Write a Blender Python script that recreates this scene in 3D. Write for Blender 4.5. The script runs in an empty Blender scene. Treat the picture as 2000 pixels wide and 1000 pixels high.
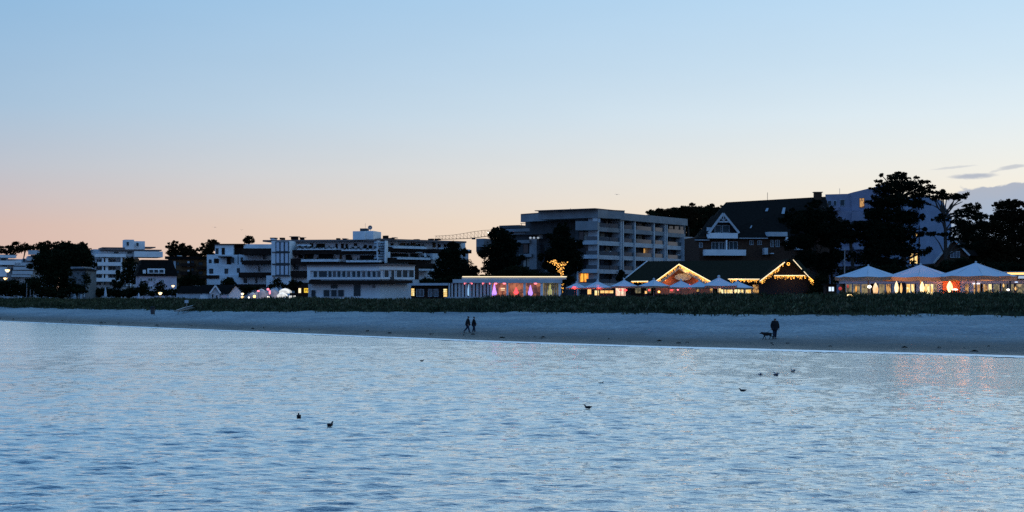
import bpy, math, random
import numpy as np
from mathutils import Vector, Matrix

random.seed(7)
rng = np.random.default_rng(7)
SC = bpy.context.scene
COL = SC.collection

# ------------------------------------------------------------------ camera
F = 2778.0        # focal length in pixels of a 2000 px wide frame (50 mm)
HZ = 572.0        # row of the horizon
H = 4.5           # camera height above the water (standing on a pier)
cam_d = bpy.data.cameras.new('camera')
cam = bpy.data.objects.new('camera', cam_d)
COL.objects.link(cam)
cam_d.sensor_width = 36.0
cam_d.lens = 36.0 * F / 2000.0
cam_d.shift_y = (HZ - 500.0) / 2000.0
cam.location = (0, 0, H)
cam.rotation_euler = (math.radians(90), 0, 0)
cam_d.clip_start = 0.5
cam_d.clip_end = 12000
SC.camera = cam
SC.view_settings.view_transform = 'Standard'
SC.view_settings.look = 'None'
SC.view_settings.exposure = 0.0
SC.view_settings.gamma = 1.0
SC.view_settings.use_curve_mapping = False
SC.cycles.use_denoising = False
SC.cycles.max_bounces = 5
SC.cycles.diffuse_bounces = 2
SC.cycles.glossy_bounces = 3
SC.cycles.transmission_bounces = 3
SC.cycles.caustics_reflective = False
SC.cycles.caustics_refractive = False
SC.cycles.sample_clamp_indirect = 2.5
SC.cycles.sample_clamp_direct = 6.0


def lin(r, g, b):
    def f(c):
        c /= 255.0
        return c / 12.92 if c <= 0.04045 else ((c + 0.055) / 1.055) ** 2.4
    return (f(r), f(g), f(b), 1.0)


# ------------------------------------------------------------------ world: dusk sky
SUN_AZ = math.radians(52)       # afterglow lies to the right, behind the houses
w = bpy.data.worlds.new('World')
SC.world = w
w.use_nodes = True
nt = w.node_tree
nt.nodes.clear()


class NG:
    def __init__(s, nt):
        s.nt = nt

    def n(s, t, **k):
        x = s.nt.nodes.new(t)
        for a, v in k.items():
            setattr(x, a, v)
        return x

    def m(s, op, a, b=None, c=None, clamp=False):
        x = s.n('ShaderNodeMath', operation=op)
        x.use_clamp = clamp
        for i, v in enumerate((a, b, c)):
            if v is None:
                continue
            if isinstance(v, (int, float)):
                x.inputs[i].default_value = v
            else:
                s.nt.links.new(v, x.inputs[i])
        return x.outputs[0]

    def link(s, a, b):
        s.nt.links.new(a, b)

    def ramp(s, fac, stops, interp='EASE'):
        x = s.n('ShaderNodeValToRGB')
        cr = x.color_ramp
        cr.interpolation = interp
        while len(cr.elements) < len(stops):
            cr.elements.new(0.5)
        for e, (p, c) in zip(cr.elements, stops):
            e.position = p
            e.color = c
        s.link(fac, x.inputs[0])
        return x.outputs[0]

    def mix(s, fac, a, b, blend='MIX'):
        x = s.n('ShaderNodeMix', data_type='RGBA', blend_type=blend)
        for i, v in ((0, fac), (6, a), (7, b)):
            if isinstance(v, (int, float)):
                x.inputs[i].default_value = v
            elif isinstance(v, tuple):
                x.inputs[i].default_value = v
            else:
                s.link(v, x.inputs[i])
        return x.outputs[2]

    def smooth(s, v, a, b, lo=0.0, hi=1.0):
        x = s.n('ShaderNodeMapRange', interpolation_type='SMOOTHSTEP')
        s.link(v, x.inputs[0])
        for i, q in enumerate((a, b, lo, hi)):
            x.inputs[i + 1].default_value = q
        return x.outputs[0]


g = NG(nt)
tc = g.n('ShaderNodeTexCoord')
sep = g.n('ShaderNodeSeparateXYZ')
g.link(tc.outputs['Generated'], sep.inputs[0])
dx, dy, dz = sep.outputs
az = g.m('ARCTAN2', dx, dy)
dsun = g.m('COSINE', g.m('SUBTRACT', az, math.radians(45)))
ez = g.m('MAXIMUM', dz, 0.0)
ezs = g.m('POWER', ez, 0.5)      # more room for the horizon in the ramps
q = lambda v: v ** 0.5
SZ = (80, 150, 224)
left = g.ramp(ezs, [(0, lin(228, 182, 163)), (q(.045), lin(217, 189, 179)), (q(.085), lin(192, 197, 207)),
                    (q(.125), lin(169, 196, 220)), (q(.208), lin(142, 186, 224)), (q(.42), lin(132, 183, 228)), (1, lin(*SZ))], 'LINEAR')
right = g.ramp(ezs, [(0, lin(255, 226, 184)), (q(.05), lin(255, 240, 214)), (q(.085), lin(243, 242, 234)), (q(.12), lin(227, 240, 246)),
                     (q(.155), lin(209, 231, 246)), (q(.208), lin(190, 222, 247)), (q(.42), lin(165, 206, 240)), (1, lin(*SZ))], 'LINEAR')
anti = g.ramp(ezs, [(0, lin(118, 128, 160)), (q(.1), lin(130, 150, 196)), (q(.25), lin(106, 158, 220)),
                    (q(.5), lin(94, 154, 228)), (1, lin(*SZ))], 'LINEAR')
t_lr = g.smooth(dsun, 0.40, 0.93)
mr = g.n('ShaderNodeMapRange')
g.link(dsun, mr.inputs[0])
mr.inputs[1].default_value = 0.42
mr.inputs[2].default_value = 0.906
sky = g.mix(mr.outputs[0], left, right)
t_an = g.smooth(dsun, 0.42, -0.6)
sky = g.mix(t_an, sky, anti)
# evening cloud bank and streaks low on the right
el = g.m('ARCSINE', dz)
comb = g.n('ShaderNodeCombineXYZ')
g.link(az, comb.inputs[0])
g.link(g.m('MULTIPLY', el, 2.2), comb.inputs[1])
nz = g.n('ShaderNodeTexNoise')
nz.inputs['Scale'].default_value = 34
nz.inputs['Detail'].default_value = 5
g.link(comb.outputs[0], nz.inputs['Vector'])
nz2 = g.n('ShaderNodeTexNoise')
nz2.inputs['Scale'].default_value = 140
nz2.inputs['Detail'].default_value = 4
g.link(comb.outputs[0], nz2.inputs['Vector'])
nn = g.m('SUBTRACT', nz.outputs[0], 0.5)
nf = g.m('SUBTRACT', nz2.outputs[0], 0.5)


def azel(px, py):
    u, v = (px - 1000) / F, (HZ - py) / F
    return math.atan(u), math.atan(v / math.sqrt(1 + u * u))


a0, e0 = azel(1850, 366)
top = g.m('ADD', g.m('MULTIPLY', nn, 0.022), g.m('MULTIPLY', nf, 0.004))
top = g.m('ADD', top, e0 + 0.001)
top = g.m('SUBTRACT', top, g.m('MULTIPLY', g.smooth(az, a0 + 0.012, a0 - 0.05), 0.08))
top = g.m('ADD', top, g.m('MULTIPLY', g.smooth(az, a0, a0 + 0.09), 0.004))
bank = g.smooth(g.m('SUBTRACT', top, el), -0.0006, 0.0016, 0.0, 0.96)
bank = g.m('MULTIPLY', bank, g.smooth(az, 1.6, 0.9))
mask = bank
for (cx, cy, hw, hh, k, tilt) in [(1900, 344, 46, 5.5, .85, .02), (1863, 327, 44, 2.6, .4, .08), (1978, 326, 30, 4.5, .6, .12),
                                  (1945, 334, 14, 3, .35, .3), (2080, 338, 50, 7, .6, .05), (2160, 318, 60, 5, .5, .06)]:
    ca, ce = azel(cx, cy)
    ax = g.m('SUBTRACT', az, ca)
    ey = g.m('SUBTRACT', g.m('SUBTRACT', el, ce), g.m('MULTIPLY', ax, tilt))
    ey = g.m('ADD', ey, g.m('MULTIPLY', nf, 0.0022))
    r2 = g.m('ADD', g.m('POWER', g.m('DIVIDE', ax, hw / F), 2), g.m('POWER', g.m('DIVIDE', ey, hh / F), 2))
    mm = g.smooth(r2, 1.25, 0.05, 0.0, k)
    mask = g.m('MAXIMUM', mask, mm)
cloud = g.mix(g.smooth(g.m('SUBTRACT', top, el), 0.0, 0.03), lin(172, 180, 196), lin(158, 180, 208))
sky = g.mix(mask, sky, cloud)
# faint uneven haze
hz_ = g.n('ShaderNodeTexNoise')
hz_.inputs['Scale'].default_value = 9
hz_.inputs['Detail'].default_value = 4
cb2 = g.n('ShaderNodeCombineXYZ')
g.link(az, cb2.inputs[0])
g.link(g.m('MULTIPLY', el, 5), cb2.inputs[1])
g.link(cb2.outputs[0], hz_.inputs['Vector'])
hv3 = g.n('ShaderNodeVectorMath', operation='SCALE')
g.link(sky, hv3.inputs[0])
g.link(g.m('ADD', g.m('MULTIPLY', hz_.outputs[0], .03), .985), hv3.inputs['Scale'])
sky = hv3.outputs[0]
# ground side of the dome
sky = g.mix(g.smooth(dz, 0.0, -0.08), sky, lin(60, 80, 100))
# a little of the physical twilight sky, same sun direction
ns = g.n('ShaderNodeTexSky', sky_type='NISHITA')
ns.sun_disc = False
ns.sun_elevation = math.radians(1.0)
ns.sun_rotation = SUN_AZ
ns.altitude = 5
nsk = g.n('ShaderNodeVectorMath', operation='SCALE')
g.link(ns.outputs[0], nsk.inputs[0])
nsk.inputs['Scale'].default_value = 0.05
sky = g.mix(0.02, sky, nsk.outputs[0])
bg = g.n('ShaderNodeBackground')
g.link(sky, bg.inputs[0])
bg.inputs[1].default_value = 1.0
wo = g.n('ShaderNodeOutputWorld')
g.link(bg.outputs[0], wo.inputs[0])

# the sun has just set behind the houses: only its last faint glow
sd = bpy.data.lights.new('sun', 'SUN')
sd.energy = 0.06
sd.angle = math.radians(12)
sd.color = (1.0, 0.72, 0.5)
so = bpy.data.objects.new('sun', sd)
COL.objects.link(so)
so.rotation_euler = (math.radians(88), 0, math.pi - SUN_AZ)

# ------------------------------------------------------------------ materials
MATS = {}


def mat(name, col, rough=0.8, noise=0.0, nscale=1.0, spec=0.3, emis=None, estr=0.0, bump=0.0, metal=0.0, stretch=None):
    if name in MATS:
        return MATS[name]
    m_ = bpy.data.materials.new(name)
    m_.use_nodes = True
    t = m_.node_tree
    b = t.nodes['Principled BSDF']
    b.inputs['Roughness'].default_value = rough
    b.inputs['Specular IOR Level'].default_value = spec
    b.inputs['Metallic'].default_value = metal
    c = (col[0], col[1], col[2], 1)
    b.inputs['Base Color'].default_value = c
    k = NG(t)
    if noise or bump:
        tcx = k.n('ShaderNodeTexCoord')
        vec = tcx.outputs['Object']
        if stretch:
            mp = k.n('ShaderNodeMapping')
            mp.inputs['Scale'].default_value = stretch
            k.link(vec, mp.inputs[0])
            vec = mp.outputs[0]
        no = k.n('ShaderNodeTexNoise')
        no.inputs['Scale'].default_value = nscale
        no.inputs['Detail'].default_value = 5
        k.link(vec, no.inputs['Vector'])
        if noise:
            lo = tuple(v * (1 - noise) for v in col) + (1,)
            hi = tuple(min(1, v * (1 + noise)) for v in col) + (1,)
            k.link(k.ramp(no.outputs[0], [(0.3, lo), (0.7, hi)], 'LINEAR'), b.inputs['Base Color'])
        if bump:
            bp = k.n('ShaderNodeBump')
            bp.inputs['Strength'].default_value = bump
            bp.inputs['Distance'].default_value = 0.1
            k.link(no.outputs[0], bp.inputs['Height'])
            k.link(bp.outputs[0], b.inputs['Normal'])
    if emis:
        b.inputs['Emission Color'].default_value = (emis[0], emis[1], emis[2], 1)
        b.inputs['Emission Strength'].default_value = estr
    MATS[name] = m_
    return m_


def litmat(name, c1, c2, strength, scale=1.2):
    """a lit window: uneven warm room light behind glass"""
    m_ = bpy.data.materials.new(name)
    m_.use_nodes = True
    t = m_.node_tree
    k = NG(t)
    b = t.nodes['Principled BSDF']
    b.inputs['Base Color'].default_value = (.05, .05, .05, 1)
    b.inputs['Roughness'].default_value = .15
    tcx = k.n('ShaderNodeTexCoord')
    mp = k.n('ShaderNodeMapping')
    mp.inputs['Scale'].default_value = (1, 1, .8)
    k.link(tcx.outputs['Object'], mp.inputs[0])
    vo = k.n('ShaderNodeTexVoronoi')
    vo.inputs['Scale'].default_value = scale
    k.link(mp.outputs[0], vo.inputs['Vector'])
    no = k.n('ShaderNodeTexNoise')
    no.inputs['Scale'].default_value = scale * 1.6
    no.inputs['Detail'].default_value = 3
    k.link(mp.outputs[0], no.inputs['Vector'])
    s2 = k.n('ShaderNodeSeparateColor')
    k.link(vo.outputs['Color'], s2.inputs[0])
    f = k.m('ADD', k.m('MULTIPLY', s2.outputs[0], .5), k.m('MULTIPLY', no.outputs[0], .6))
    k.link(k.ramp(f, [(.3, (c1[0], c1[1], c1[2], 1)), (.75, (c2[0], c2[1], c2[2], 1))], 'LINEAR'), b.inputs['Emission Color'])
    b.inputs['Emission Strength'].default_value = strength
    MATS[name] = m_
    return m_


def fabric(name, col, trans=0.35):
    m_ = bpy.data.materials.new(name)
    m_.use_nodes = True
    t = m_.node_tree
    t.nodes.clear()
    k = NG(t)
    d = k.n('ShaderNodeBsdfDiffuse')
    d.inputs[0].default_value = (*col, 1)
    tr = k.n('ShaderNodeBsdfTranslucent')
    tr.inputs[0].default_value = (*col, 1)
    mx = k.n('ShaderNodeMixShader')
    mx.inputs[0].default_value = trans
    k.link(d.outputs[0], mx.inputs[1])
    k.link(tr.outputs[0], mx.inputs[2])
    o = k.n('ShaderNodeOutputMaterial')
    k.link(mx.outputs[0], o.inputs[0])
    MATS[name] = m_
    return m_


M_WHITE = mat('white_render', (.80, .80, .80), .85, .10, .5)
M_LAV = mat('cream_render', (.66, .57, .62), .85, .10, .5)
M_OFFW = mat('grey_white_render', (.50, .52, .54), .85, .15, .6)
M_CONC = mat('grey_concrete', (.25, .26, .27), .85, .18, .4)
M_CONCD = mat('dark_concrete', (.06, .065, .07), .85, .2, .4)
M_ROOFE = mat('roof_edge_metal', (.16, .12, .11), .6)
M_BROWN = mat('brown_timber_cladding', (.03, .018, .014), .9, .3, 1.5, spec=.1)
M_TAN = mat('tan_cladding', (.13, .07, .035), .9, .25, 1.5, spec=.1)
M_BRICK = mat('dark_red_brick', (.07, .038, .026), .9, .3, 3, spec=.1)
M_TILE = mat('dark_roof_tiles', (.012, .010, .009), .95, .3, 2, spec=.03)
M_THATCH = mat('thatch', (.016, .015, .009), .95, .4, 4, bump=.4, spec=.03)
M_GLASS = mat('window_glass', (.03, .05, .06), .3, spec=.25)
M_GLASSB = mat('balustrade_glass', (.055, .075, .085), .15, spec=.5)
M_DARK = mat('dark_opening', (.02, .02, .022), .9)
M_BARK = mat('bark', (.045, .035, .028), .95, .3, 4)
M_LEAF = mat('broad_leaves', (.014, .018, .008), .9, .45, .6, spec=.02)
M_LEAFB = mat('autumn_leaves', (.022, .015, .007), .9, .45, .6, spec=.02)
M_PINE = mat('pine_needles', (.009, .013, .007), .9, .4, .8, spec=.02)
M_HEDGE = mat('hedge_leaves', (.012, .017, .008), .9, .45, .8, spec=.02)
M_METAL = mat('grey_metal', (.25, .26, .27), .5)
M_DMETAL = mat('dark_metal', (.05, .05, .055), .5)
M_LIT = litmat('lit_warm', (.9, .30, .05), (1.0, .72, .28), 1.3)
M_LITY = litmat('lit_yellow', (.75, .42, .08), (1.0, .85, .42), 1.3, 2.0)
M_LITD = litmat('lit_dim', (.10, .035, .01), (.8, .42, .12), .8, 2.4)
M_LITO = litmat('lit_orange', (.7, .14, .01), (1.0, .45, .06), 1.3, 1.6)
M_LITR = litmat('lit_red_room', (.10, .04, .035), (.72, .24, .12), .6, 1.6)
M_LITG = litmat('lit_dusky', (.04, .05, .04), (.38, .30, .14), .7, 2.4)
M_BULB = mat('warm_bulb', (1, .7, .3), emis=(1, .44, .06), estr=2.6)
M_STRIP = mat('cream_light_strip', (1, .9, .6), emis=(1, .78, .44), estr=1.25)
M_LAMPW = mat('white_lamp', (1, .9, .8), emis=(1, .90, .72), estr=3.5)
M_LAMPO = mat('orange_lamp', (1, .6, .2), emis=(1, .48, .10), estr=6)
M_RED = mat('red_heater', (1, .1, .1), emis=(1, .05, .06), estr=2.8)
M_PINKL = mat('pink_lamp', (1, .3, .4), emis=(1, .18, .22), estr=2.4)
M_PURP = mat('violet_lamp', (.5, .2, 1), emis=(.50, .30, .95), estr=1.3)
M_BLUEL = mat('blue_lamp', (.2, .6, 1), emis=(.35, .62, .9), estr=.8)
M_GREENL = mat('yellow_green_lamp', (.7, 1, .2), emis=(.85, .80, .30), estr=1.2)
M_FAB = fabric('parasol_canvas', (.60, .62, .66), .07)
M_FABV = fabric('parasol_valance', (.55, .42, .30), .6)
M_CURT = fabric('white_curtain', (.7, .68, .68), .35)
M_COAT = mat('black_coat', (.012, .012, .014), .9)
M_JEANS = mat('dark_jeans', (.02, .03, .055), .9)
M_SKIN = mat('skin', (.35, .22, .17), .6)
M_HAIR = mat('dark_hair', (.015, .012, .01), .7)
M_FUR = mat('black_fur', (.01, .01, .01), .9)
M_BOARD = mat('weathered_boards', (.22, .20, .18), .9, .25, 3)
M_GULLW = mat('gull_grey', (.16, .18, .23), .8)
M_GULLD = mat('gull_dark', (.035, .035, .04), .8)


# ------------------------------------------------------------------ mesh helpers
class MB:
    def __init__(s):
        s.v = []
        s.f = []

    def add(s, vs, fs):
        n = len(s.v)
        s.v += [tuple(v) for v in vs]
        s.f += [tuple(i + n for i in f) for f in fs]
        return s

    def box(s, x0, x1, y0, y1, z0, z1):
        vs = [(x, y, z) for z in (z0, z1) for y in (y0, y1) for x in (x0, x1)]
        return s.add(vs, [(0, 2, 3, 1), (4, 5, 7, 6), (0, 1, 5, 4), (2, 6, 7, 3), (0, 4, 6, 2), (1, 3, 7, 5)])

    def tube(s, pts, rad, n=6, cap=True):
        pts = [Vector(p) for p in pts]
        if isinstance(rad, (int, float)):
            rad = [rad] * len(pts)
        rings = []
        for i, p in enumerate(pts):
            a = pts[max(i - 1, 0)]
            b = pts[min(i + 1, len(pts) - 1)]
            d = (b - a).normalized()
            up = Vector((0, 0, 1)) if abs(d.z) < .9 else Vector((1, 0, 0))
            e1 = d.cross(up).normalized()
            e2 = d.cross(e1)
            rings.append([p + (e1 * math.cos(t) + e2 * math.sin(t)) * rad[i] for t in [2 * math.pi * j / n for j in range(n)]])
        vs = [v for r in rings for v in r]
        fs = []
        for i in range(len(pts) - 1):
            for j in range(n):
                a = i * n + j
                b = i * n + (j + 1) % n
                fs.append((a, b, b + n, a + n))
        if cap:
            fs.append(tuple(range(n))[::-1])
            fs.append(tuple((len(pts) - 1) * n + j for j in range(n)))
        return s.add(vs, fs)

    def lathe(s, prof, n=12, loc=(0, 0, 0), sx=1, sy=1):
        vs, fs = [], []
        for r, z in prof:
            for j in range(n):
                t = 2 * math.pi * j / n
                vs.append((loc[0] + r * math.cos(t) * sx, loc[1] + r * math.sin(t) * sy, loc[2] + z))
        for i in range(len(prof) - 1):
            for j in range(n):
                a = i * n + j
                b = i * n + (j + 1) % n
                fs.append((a, b, b + n, a + n))
        fs.append(tuple(range(n))[::-1])
        fs.append(tuple((len(prof) - 1) * n + j for j in range(n)))
        return s.add(vs, fs)

    def ball(s, c, r, sx=1, sy=1, sz=1, n=8, k=5):
        prof = [(max(r * math.sin(math.pi * i / k), .002), -r * math.cos(math.pi * i / k) * sz) for i in range(k + 1)]
        return s.lathe(prof, n, c, sx, sy)

    def octa(s, c, r):
        x, y, z = c
        return s.add([(x + r, y, z), (x - r, y, z), (x, y + r, z), (x, y - r, z), (x, y, z + r), (x, y, z - r)],
                     [(0, 2, 4), (2, 1, 4), (1, 3, 4), (3, 0, 4), (2, 0, 5), (1, 2, 5), (3, 1, 5), (0, 3, 5)])

    def prism(s, pts, d):
        """closed polygon pts (list of Vector) extruded by vector d"""
        n = len(pts)
        d = Vector(d)
        vs = [Vector(p) for p in pts] + [Vector(p) + d for p in pts]
        fs = [tuple(range(n)), tuple(range(2 * n - 1, n - 1, -1))]
        for i in range(n):
            j = (i + 1) % n
            fs.append((i, i + n, j + n, j))
        return s.add(vs, fs)

    def build(s, name, m_, parent=None, smooth=False):
        me = bpy.data.meshes.new(name)
        o = bpy.data.objects.new(name, me)
        off = Vector((0, 0, 0))
        if parent is not None:
            q_ = parent
            while q_ is not None:
                off = off + Vector(q_.location)
                q_ = q_.parent
        me.from_pydata([(v[0] - off.x, v[1] - off.y, v[2] - off.z) for v in s.v], [], s.f)
        me.materials.append(m_)
        if smooth:
            me.polygons.foreach_set('use_smooth', [True] * len(me.polygons))
        me.update()
        COL.objects.link(o)
        o.parent = parent
        return o


def np_mesh(name, verts, faces, m_, parent=None, smooth=False):
    """verts (N,3), faces (M,k)"""
    me = bpy.data.meshes.new(name)
    verts = np.asarray(verts, dtype=np.float32)
    faces = np.asarray(faces, dtype=np.int32)
    if parent is not None:
        verts = verts - np.array(parent.location, dtype=np.float32)
    k = faces.shape[1]
    me.vertices.add(len(verts))
    me.vertices.foreach_set('co', verts.ravel())
    me.loops.add(faces.size)
    me.loops.foreach_set('vertex_index', faces.ravel())
    me.polygons.add(len(faces))
    me.polygons.foreach_set('loop_start', np.arange(0, faces.size, k, dtype=np.int32))
    if smooth:
        me.polygons.foreach_set('use_smooth', np.ones(len(faces), dtype=bool))
    me.update(calc_edges=True)
    me.materials.append(m_)
    o = bpy.data.objects.new(name, me)
    COL.objects.link(o)
    o.parent = parent
    return o


def P(px, py, Y):
    return Vector(((px - 1000) / F * Y, Y, H + (HZ - py) / F * Y))


def X(px, Y):
    return (px - 1000) / F * Y


def Z(py, Y):
    return H + (HZ - py) / F * Y


GZ = 2.7       # promenade level


def thing(name, label, cat, loc, group=None):
    o = bpy.data.objects.new(name, None)
    COL.objects.link(o)
    o.location = loc
    o.empty_display_size = .5
    o['label'] = label
    o['category'] = cat
    if group:
        o['group'] = group
    return o


def tag(o, label, cat, group=None):
    o['label'] = label
    o['category'] = cat
    if group:
        o['group'] = group
    return o


def kind(o, k):
    o['kind'] = k
    return o


def lamp(loc, col, power, r=.3, name='lamp_light', parent=None):
    l = bpy.data.lights.new(name, 'POINT')
    l.energy = power
    l.color = col
    l.shadow_soft_size = r
    o = bpy.data.objects.new(name, l)
    COL.objects.link(o)
    off = Vector((0, 0, 0)) if parent is None else Vector(parent.location)
    o.location = Vector(loc) - off
    o.parent = parent
    return o


def copy_tree(o, parent=None):
    c = o.copy()
    COL.objects.link(c)
    c.parent = parent
    for ch in list(o.children):
        copy_tree(ch, c)
    return c


# ------------------------------------------------------------------ terrain
# stations along the coast, from far right (off frame) to far left: water line, dune foot, dune crest, dune back
ST = [
    # W(x,y)        F(x,y,z)            C(x,y,z)           D(x,y)
    ((230, -300), (300, -280, 2.0), (325, -270, 4.3), (345, -265)),
    ((110, -40), (172, 0, 2.0), (195, 12, 4.3), (212, 20)),
    ((62, 62), (112, 108, 2.0), (124, 124, 4.3), (134, 138)),
    ((X(2000, 100), 100), (X(2000, 161), 161, 2.0), (X(2000, 177), 177, 4.2), (X(2000, 190), 190)),
    ((X(1500, 112.6), 112.6), (X(1500, 165), 165, 2.0), (X(1500, 181), 181, 3.85), (X(1500, 194), 194)),
    ((X(1000, 130), 130), (X(1000, 195), 195, 1.9), (X(1000, 209), 209, 3.4), (X(1000, 218), 218)),
    ((X(500, 164.5), 164.5), (X(500, 211), 211, 1.75), (X(500, 228), 228, 3.2), (X(500, 240), 240)),
    ((X(250, 189.4), 189.4), (X(240, 252), 252, 1.6), (X(240, 272), 272, 2.9), (X(240, 286), 286)),
    ((X(0, 227), 227), (X(0, 298), 298, 1.5), (X(0, 322), 322, 2.6), (X(0, 338), 338)),
    ((-150, 320), (-168, 385, 1.5), (-176, 410, 2.5), (-182, 425)),
    ((-330, 560), (-345, 640, 1.5), (-350, 665, 2.5), (-355, 680)),
    ((-900, 1500), (-930, 1600, 1.5), (-935, 1630, 2.5), (-940, 1650)),
    ((-3000, 4500), (-3050, 4700, 1.5), (-3050, 4750, 2.5), (-3050, 4800)),
]


def catmull(P_, n):
    P_ = np.array(P_, dtype=float)
    Q = np.vstack([2 * P_[0] - P_[1], P_, 2 * P_[-1] - P_[-2]])
    out = []
    for i in range(1, len(Q) - 2):
        for t in np.linspace(0, 1, n, endpoint=False):
            p0, p1, p2, p3 = Q[i - 1], Q[i], Q[i + 1], Q[i + 2]
            # centripetal-ish blend of linear and cubic keeps large steps tame
            cub = .5 * (2 * p1 + (p2 - p0) * t + (2 * p0 - 5 * p1 + 4 * p2 - p3) * t * t + (3 * p1 - p0 - 3 * p2 + p3) * t ** 3)
            li = p1 * (1 - t) + p2 * t
            out.append(cub * .8 + li * .2 if 2 <= i <= 9 else li)
    out.append(Q[-2])
    return np.array(out)


NS = 110
W_ = catmull([s[0] for s in ST], NS)
F_ = catmull([s[1] for s in ST], NS)
C_ = catmull([s[2] for s in ST], NS)
D_ = catmull([s[3] for s in ST], NS)
NSTA = len(W_)


def fnoise(x, y, seed=0, sc=1.0):
    """cheap smooth noise from a few sines"""
    r = np.random.default_rng(seed)
    o = 0
    for k in range(7):
        a = r.uniform(0, 2 * math.pi)
        f = sc * r.uniform(.5, 2.2)
        o = o + np.sin((x * math.cos(a) + y * math.sin(a)) * f + r.uniform(0, 6.28)) / 7
    return o


def loft(cols):
    k = len(cols)
    V = np.stack(cols, axis=1).reshape(-1, 3)
    idx = np.arange(NSTA * k).reshape(NSTA, k)
    fa = np.stack([idx[:-1, :-1], idx[:-1, 1:], idx[1:, 1:], idx[1:, :-1]], axis=-1).reshape(-1, 4)
    return V, fa


def xyz(a, z):
    z = np.full(len(a), z) if np.isscalar(z) else z
    return np.column_stack([a[:, 0], a[:, 1], z])


# sand
wob = fnoise(W_[:, 0], W_[:, 1], 3, .22)[:, None] * .9 + fnoise(W_[:, 0], W_[:, 1], 8, .05)[:, None] * 1.2
dirn = (F_[:, :2] - W_)
ln = np.linalg.norm(dirn, axis=1, keepdims=True)
un = dirn / ln
Wl = W_ + un * wob
cols = []
cols.append(xyz(Wl - un * 40, -3.0))
cols.append(xyz(Wl - un * 8, -0.55))
cols.append(xyz(Wl, 0.02))
for t in [.01, .02, .035, .05] + [.07 + .0233 * i for i in range(41)] + [1.03, 1.06]:
    p = Wl + (F_[:, :2] - Wl) * t
    prof = .08 * (1 - math.exp(-t * 40)) + .92 * (t ** .92)
    z = .02 + (F_[:, 2]) * prof
    z = z + fnoise(p[:, 0], p[:, 1], 5, .25) * .16 * min(1, t * 4) + fnoise(p[:, 0], p[:, 1], 6, .9) * .15 * min(1, t * 4)
    if t > 1:
        z = z - .15
    cols.append(xyz(p, z))
V, fa = loft(cols)

ms = bpy.data.materials.new('beach_sand')
ms.use_nodes = True
t = ms.node_tree
k = NG(t)
b = t.nodes['Principled BSDF']
b.inputs['Specular IOR Level'].default_value = .15
ge = k.n('ShaderNodeNewGeometry')
sp = k.n('ShaderNodeSeparateXYZ')
k.link(ge.outputs['Position'], sp.inputs[0])
n1 = k.n('ShaderNodeTexNoise')
n1.inputs['Scale'].default_value = .35
n1.inputs['Detail'].default_value = 6
k.link(ge.outputs['Position'], n1.inputs['Vector'])
n2 = k.n('ShaderNodeTexNoise')
n2.inputs['Scale'].default_value = 2.6
n2.inputs['Detail'].default_value = 6
k.link(ge.outputs['Position'], n2.inputs['Vector'])
zz = k.m('ADD', sp.outputs[2], k.m('MULTIPLY', k.m('SUBTRACT', n1.outputs[0], .5), .35))
wet = k.smooth(zz, 1.05, .22)
dry = k.ramp(n2.outputs[0], [(.35, (.20, .225, .225, 1)), (.65, (.37, .40, .40, 1))], 'LINEAR')
n5 = k.n('ShaderNodeTexNoise')
n5.inputs['Scale'].default_value = .09
n5.inputs['Detail'].default_value = 7
n5.inputs['Roughness'].default_value = .65
k.link(ge.outputs['Position'], n5.inputs['Vector'])
dry = k.mix(1.0, dry, k.ramp(n5.outputs[0], [(.36, (.72, .74, .78, 1)), (.62, (1.12, 1.1, 1.08, 1))], 'LINEAR'), 'MULTIPLY')
k.link(k.mix(wet, dry, (.15, .125, .10, 1)), b.inputs['Base Color'])
k.link(k.smooth(zz, .5, .05, .9, .45), b.inputs['Roughness'])
vo = k.n('ShaderNodeTexVoronoi')
vo.inputs['Scale'].default_value = 1.3
k.link(ge.outputs['Position'], vo.inputs['Vector'])
hgt = k.m('ADD', k.m('MULTIPLY', vo.outputs[0], .6), n2.outputs[0])
bp = k.n('ShaderNodeBump')
bp.inputs['Strength'].default_value = 1.0
bp.inputs['Distance'].default_value = .22
k.link(hgt, bp.inputs['Height'])
k.link(bp.outputs[0], b.inputs['Normal'])
kind(np_mesh('beach_sand', V, fa, ms, smooth=True), 'structure')

# dune body and the inland ground
M_DUNE = mat('dune_soil', (.02, .022, .012), .95, .4, .7, spec=.02)
cols = []
for tt, zf in ((-.02, 0), (.2, .32), (.45, .68), (.7, .92), (1.0, 1.0)):
    p = F_[:, :2] + (C_[:, :2] - F_[:, :2]) * tt
    z = F_[:, 2] + (C_[:, 2] - F_[:, 2]) * zf
    z = z + fnoise(p[:, 0], p[:, 1], 11, .3) * .16 * (zf > 0) - (.12 if zf == 0 else 0)
    cols.append(xyz(p, z))
for tt in (.4, .75, 1.0):
    p = C_[:, :2] + (D_[:, :2] - C_[:, :2]) * tt
    z = C_[:, 2] + (GZ - C_[:, 2]) * tt + fnoise(p[:, 0], p[:, 1], 11, .3) * .12 * (tt < 1)
    cols.append(xyz(p, z))
DUNE_COLS = cols
V, fa = loft(cols)
kind(np_mesh('dune_ground', V, fa, M_DUNE, smooth=True), 'structure')

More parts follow.
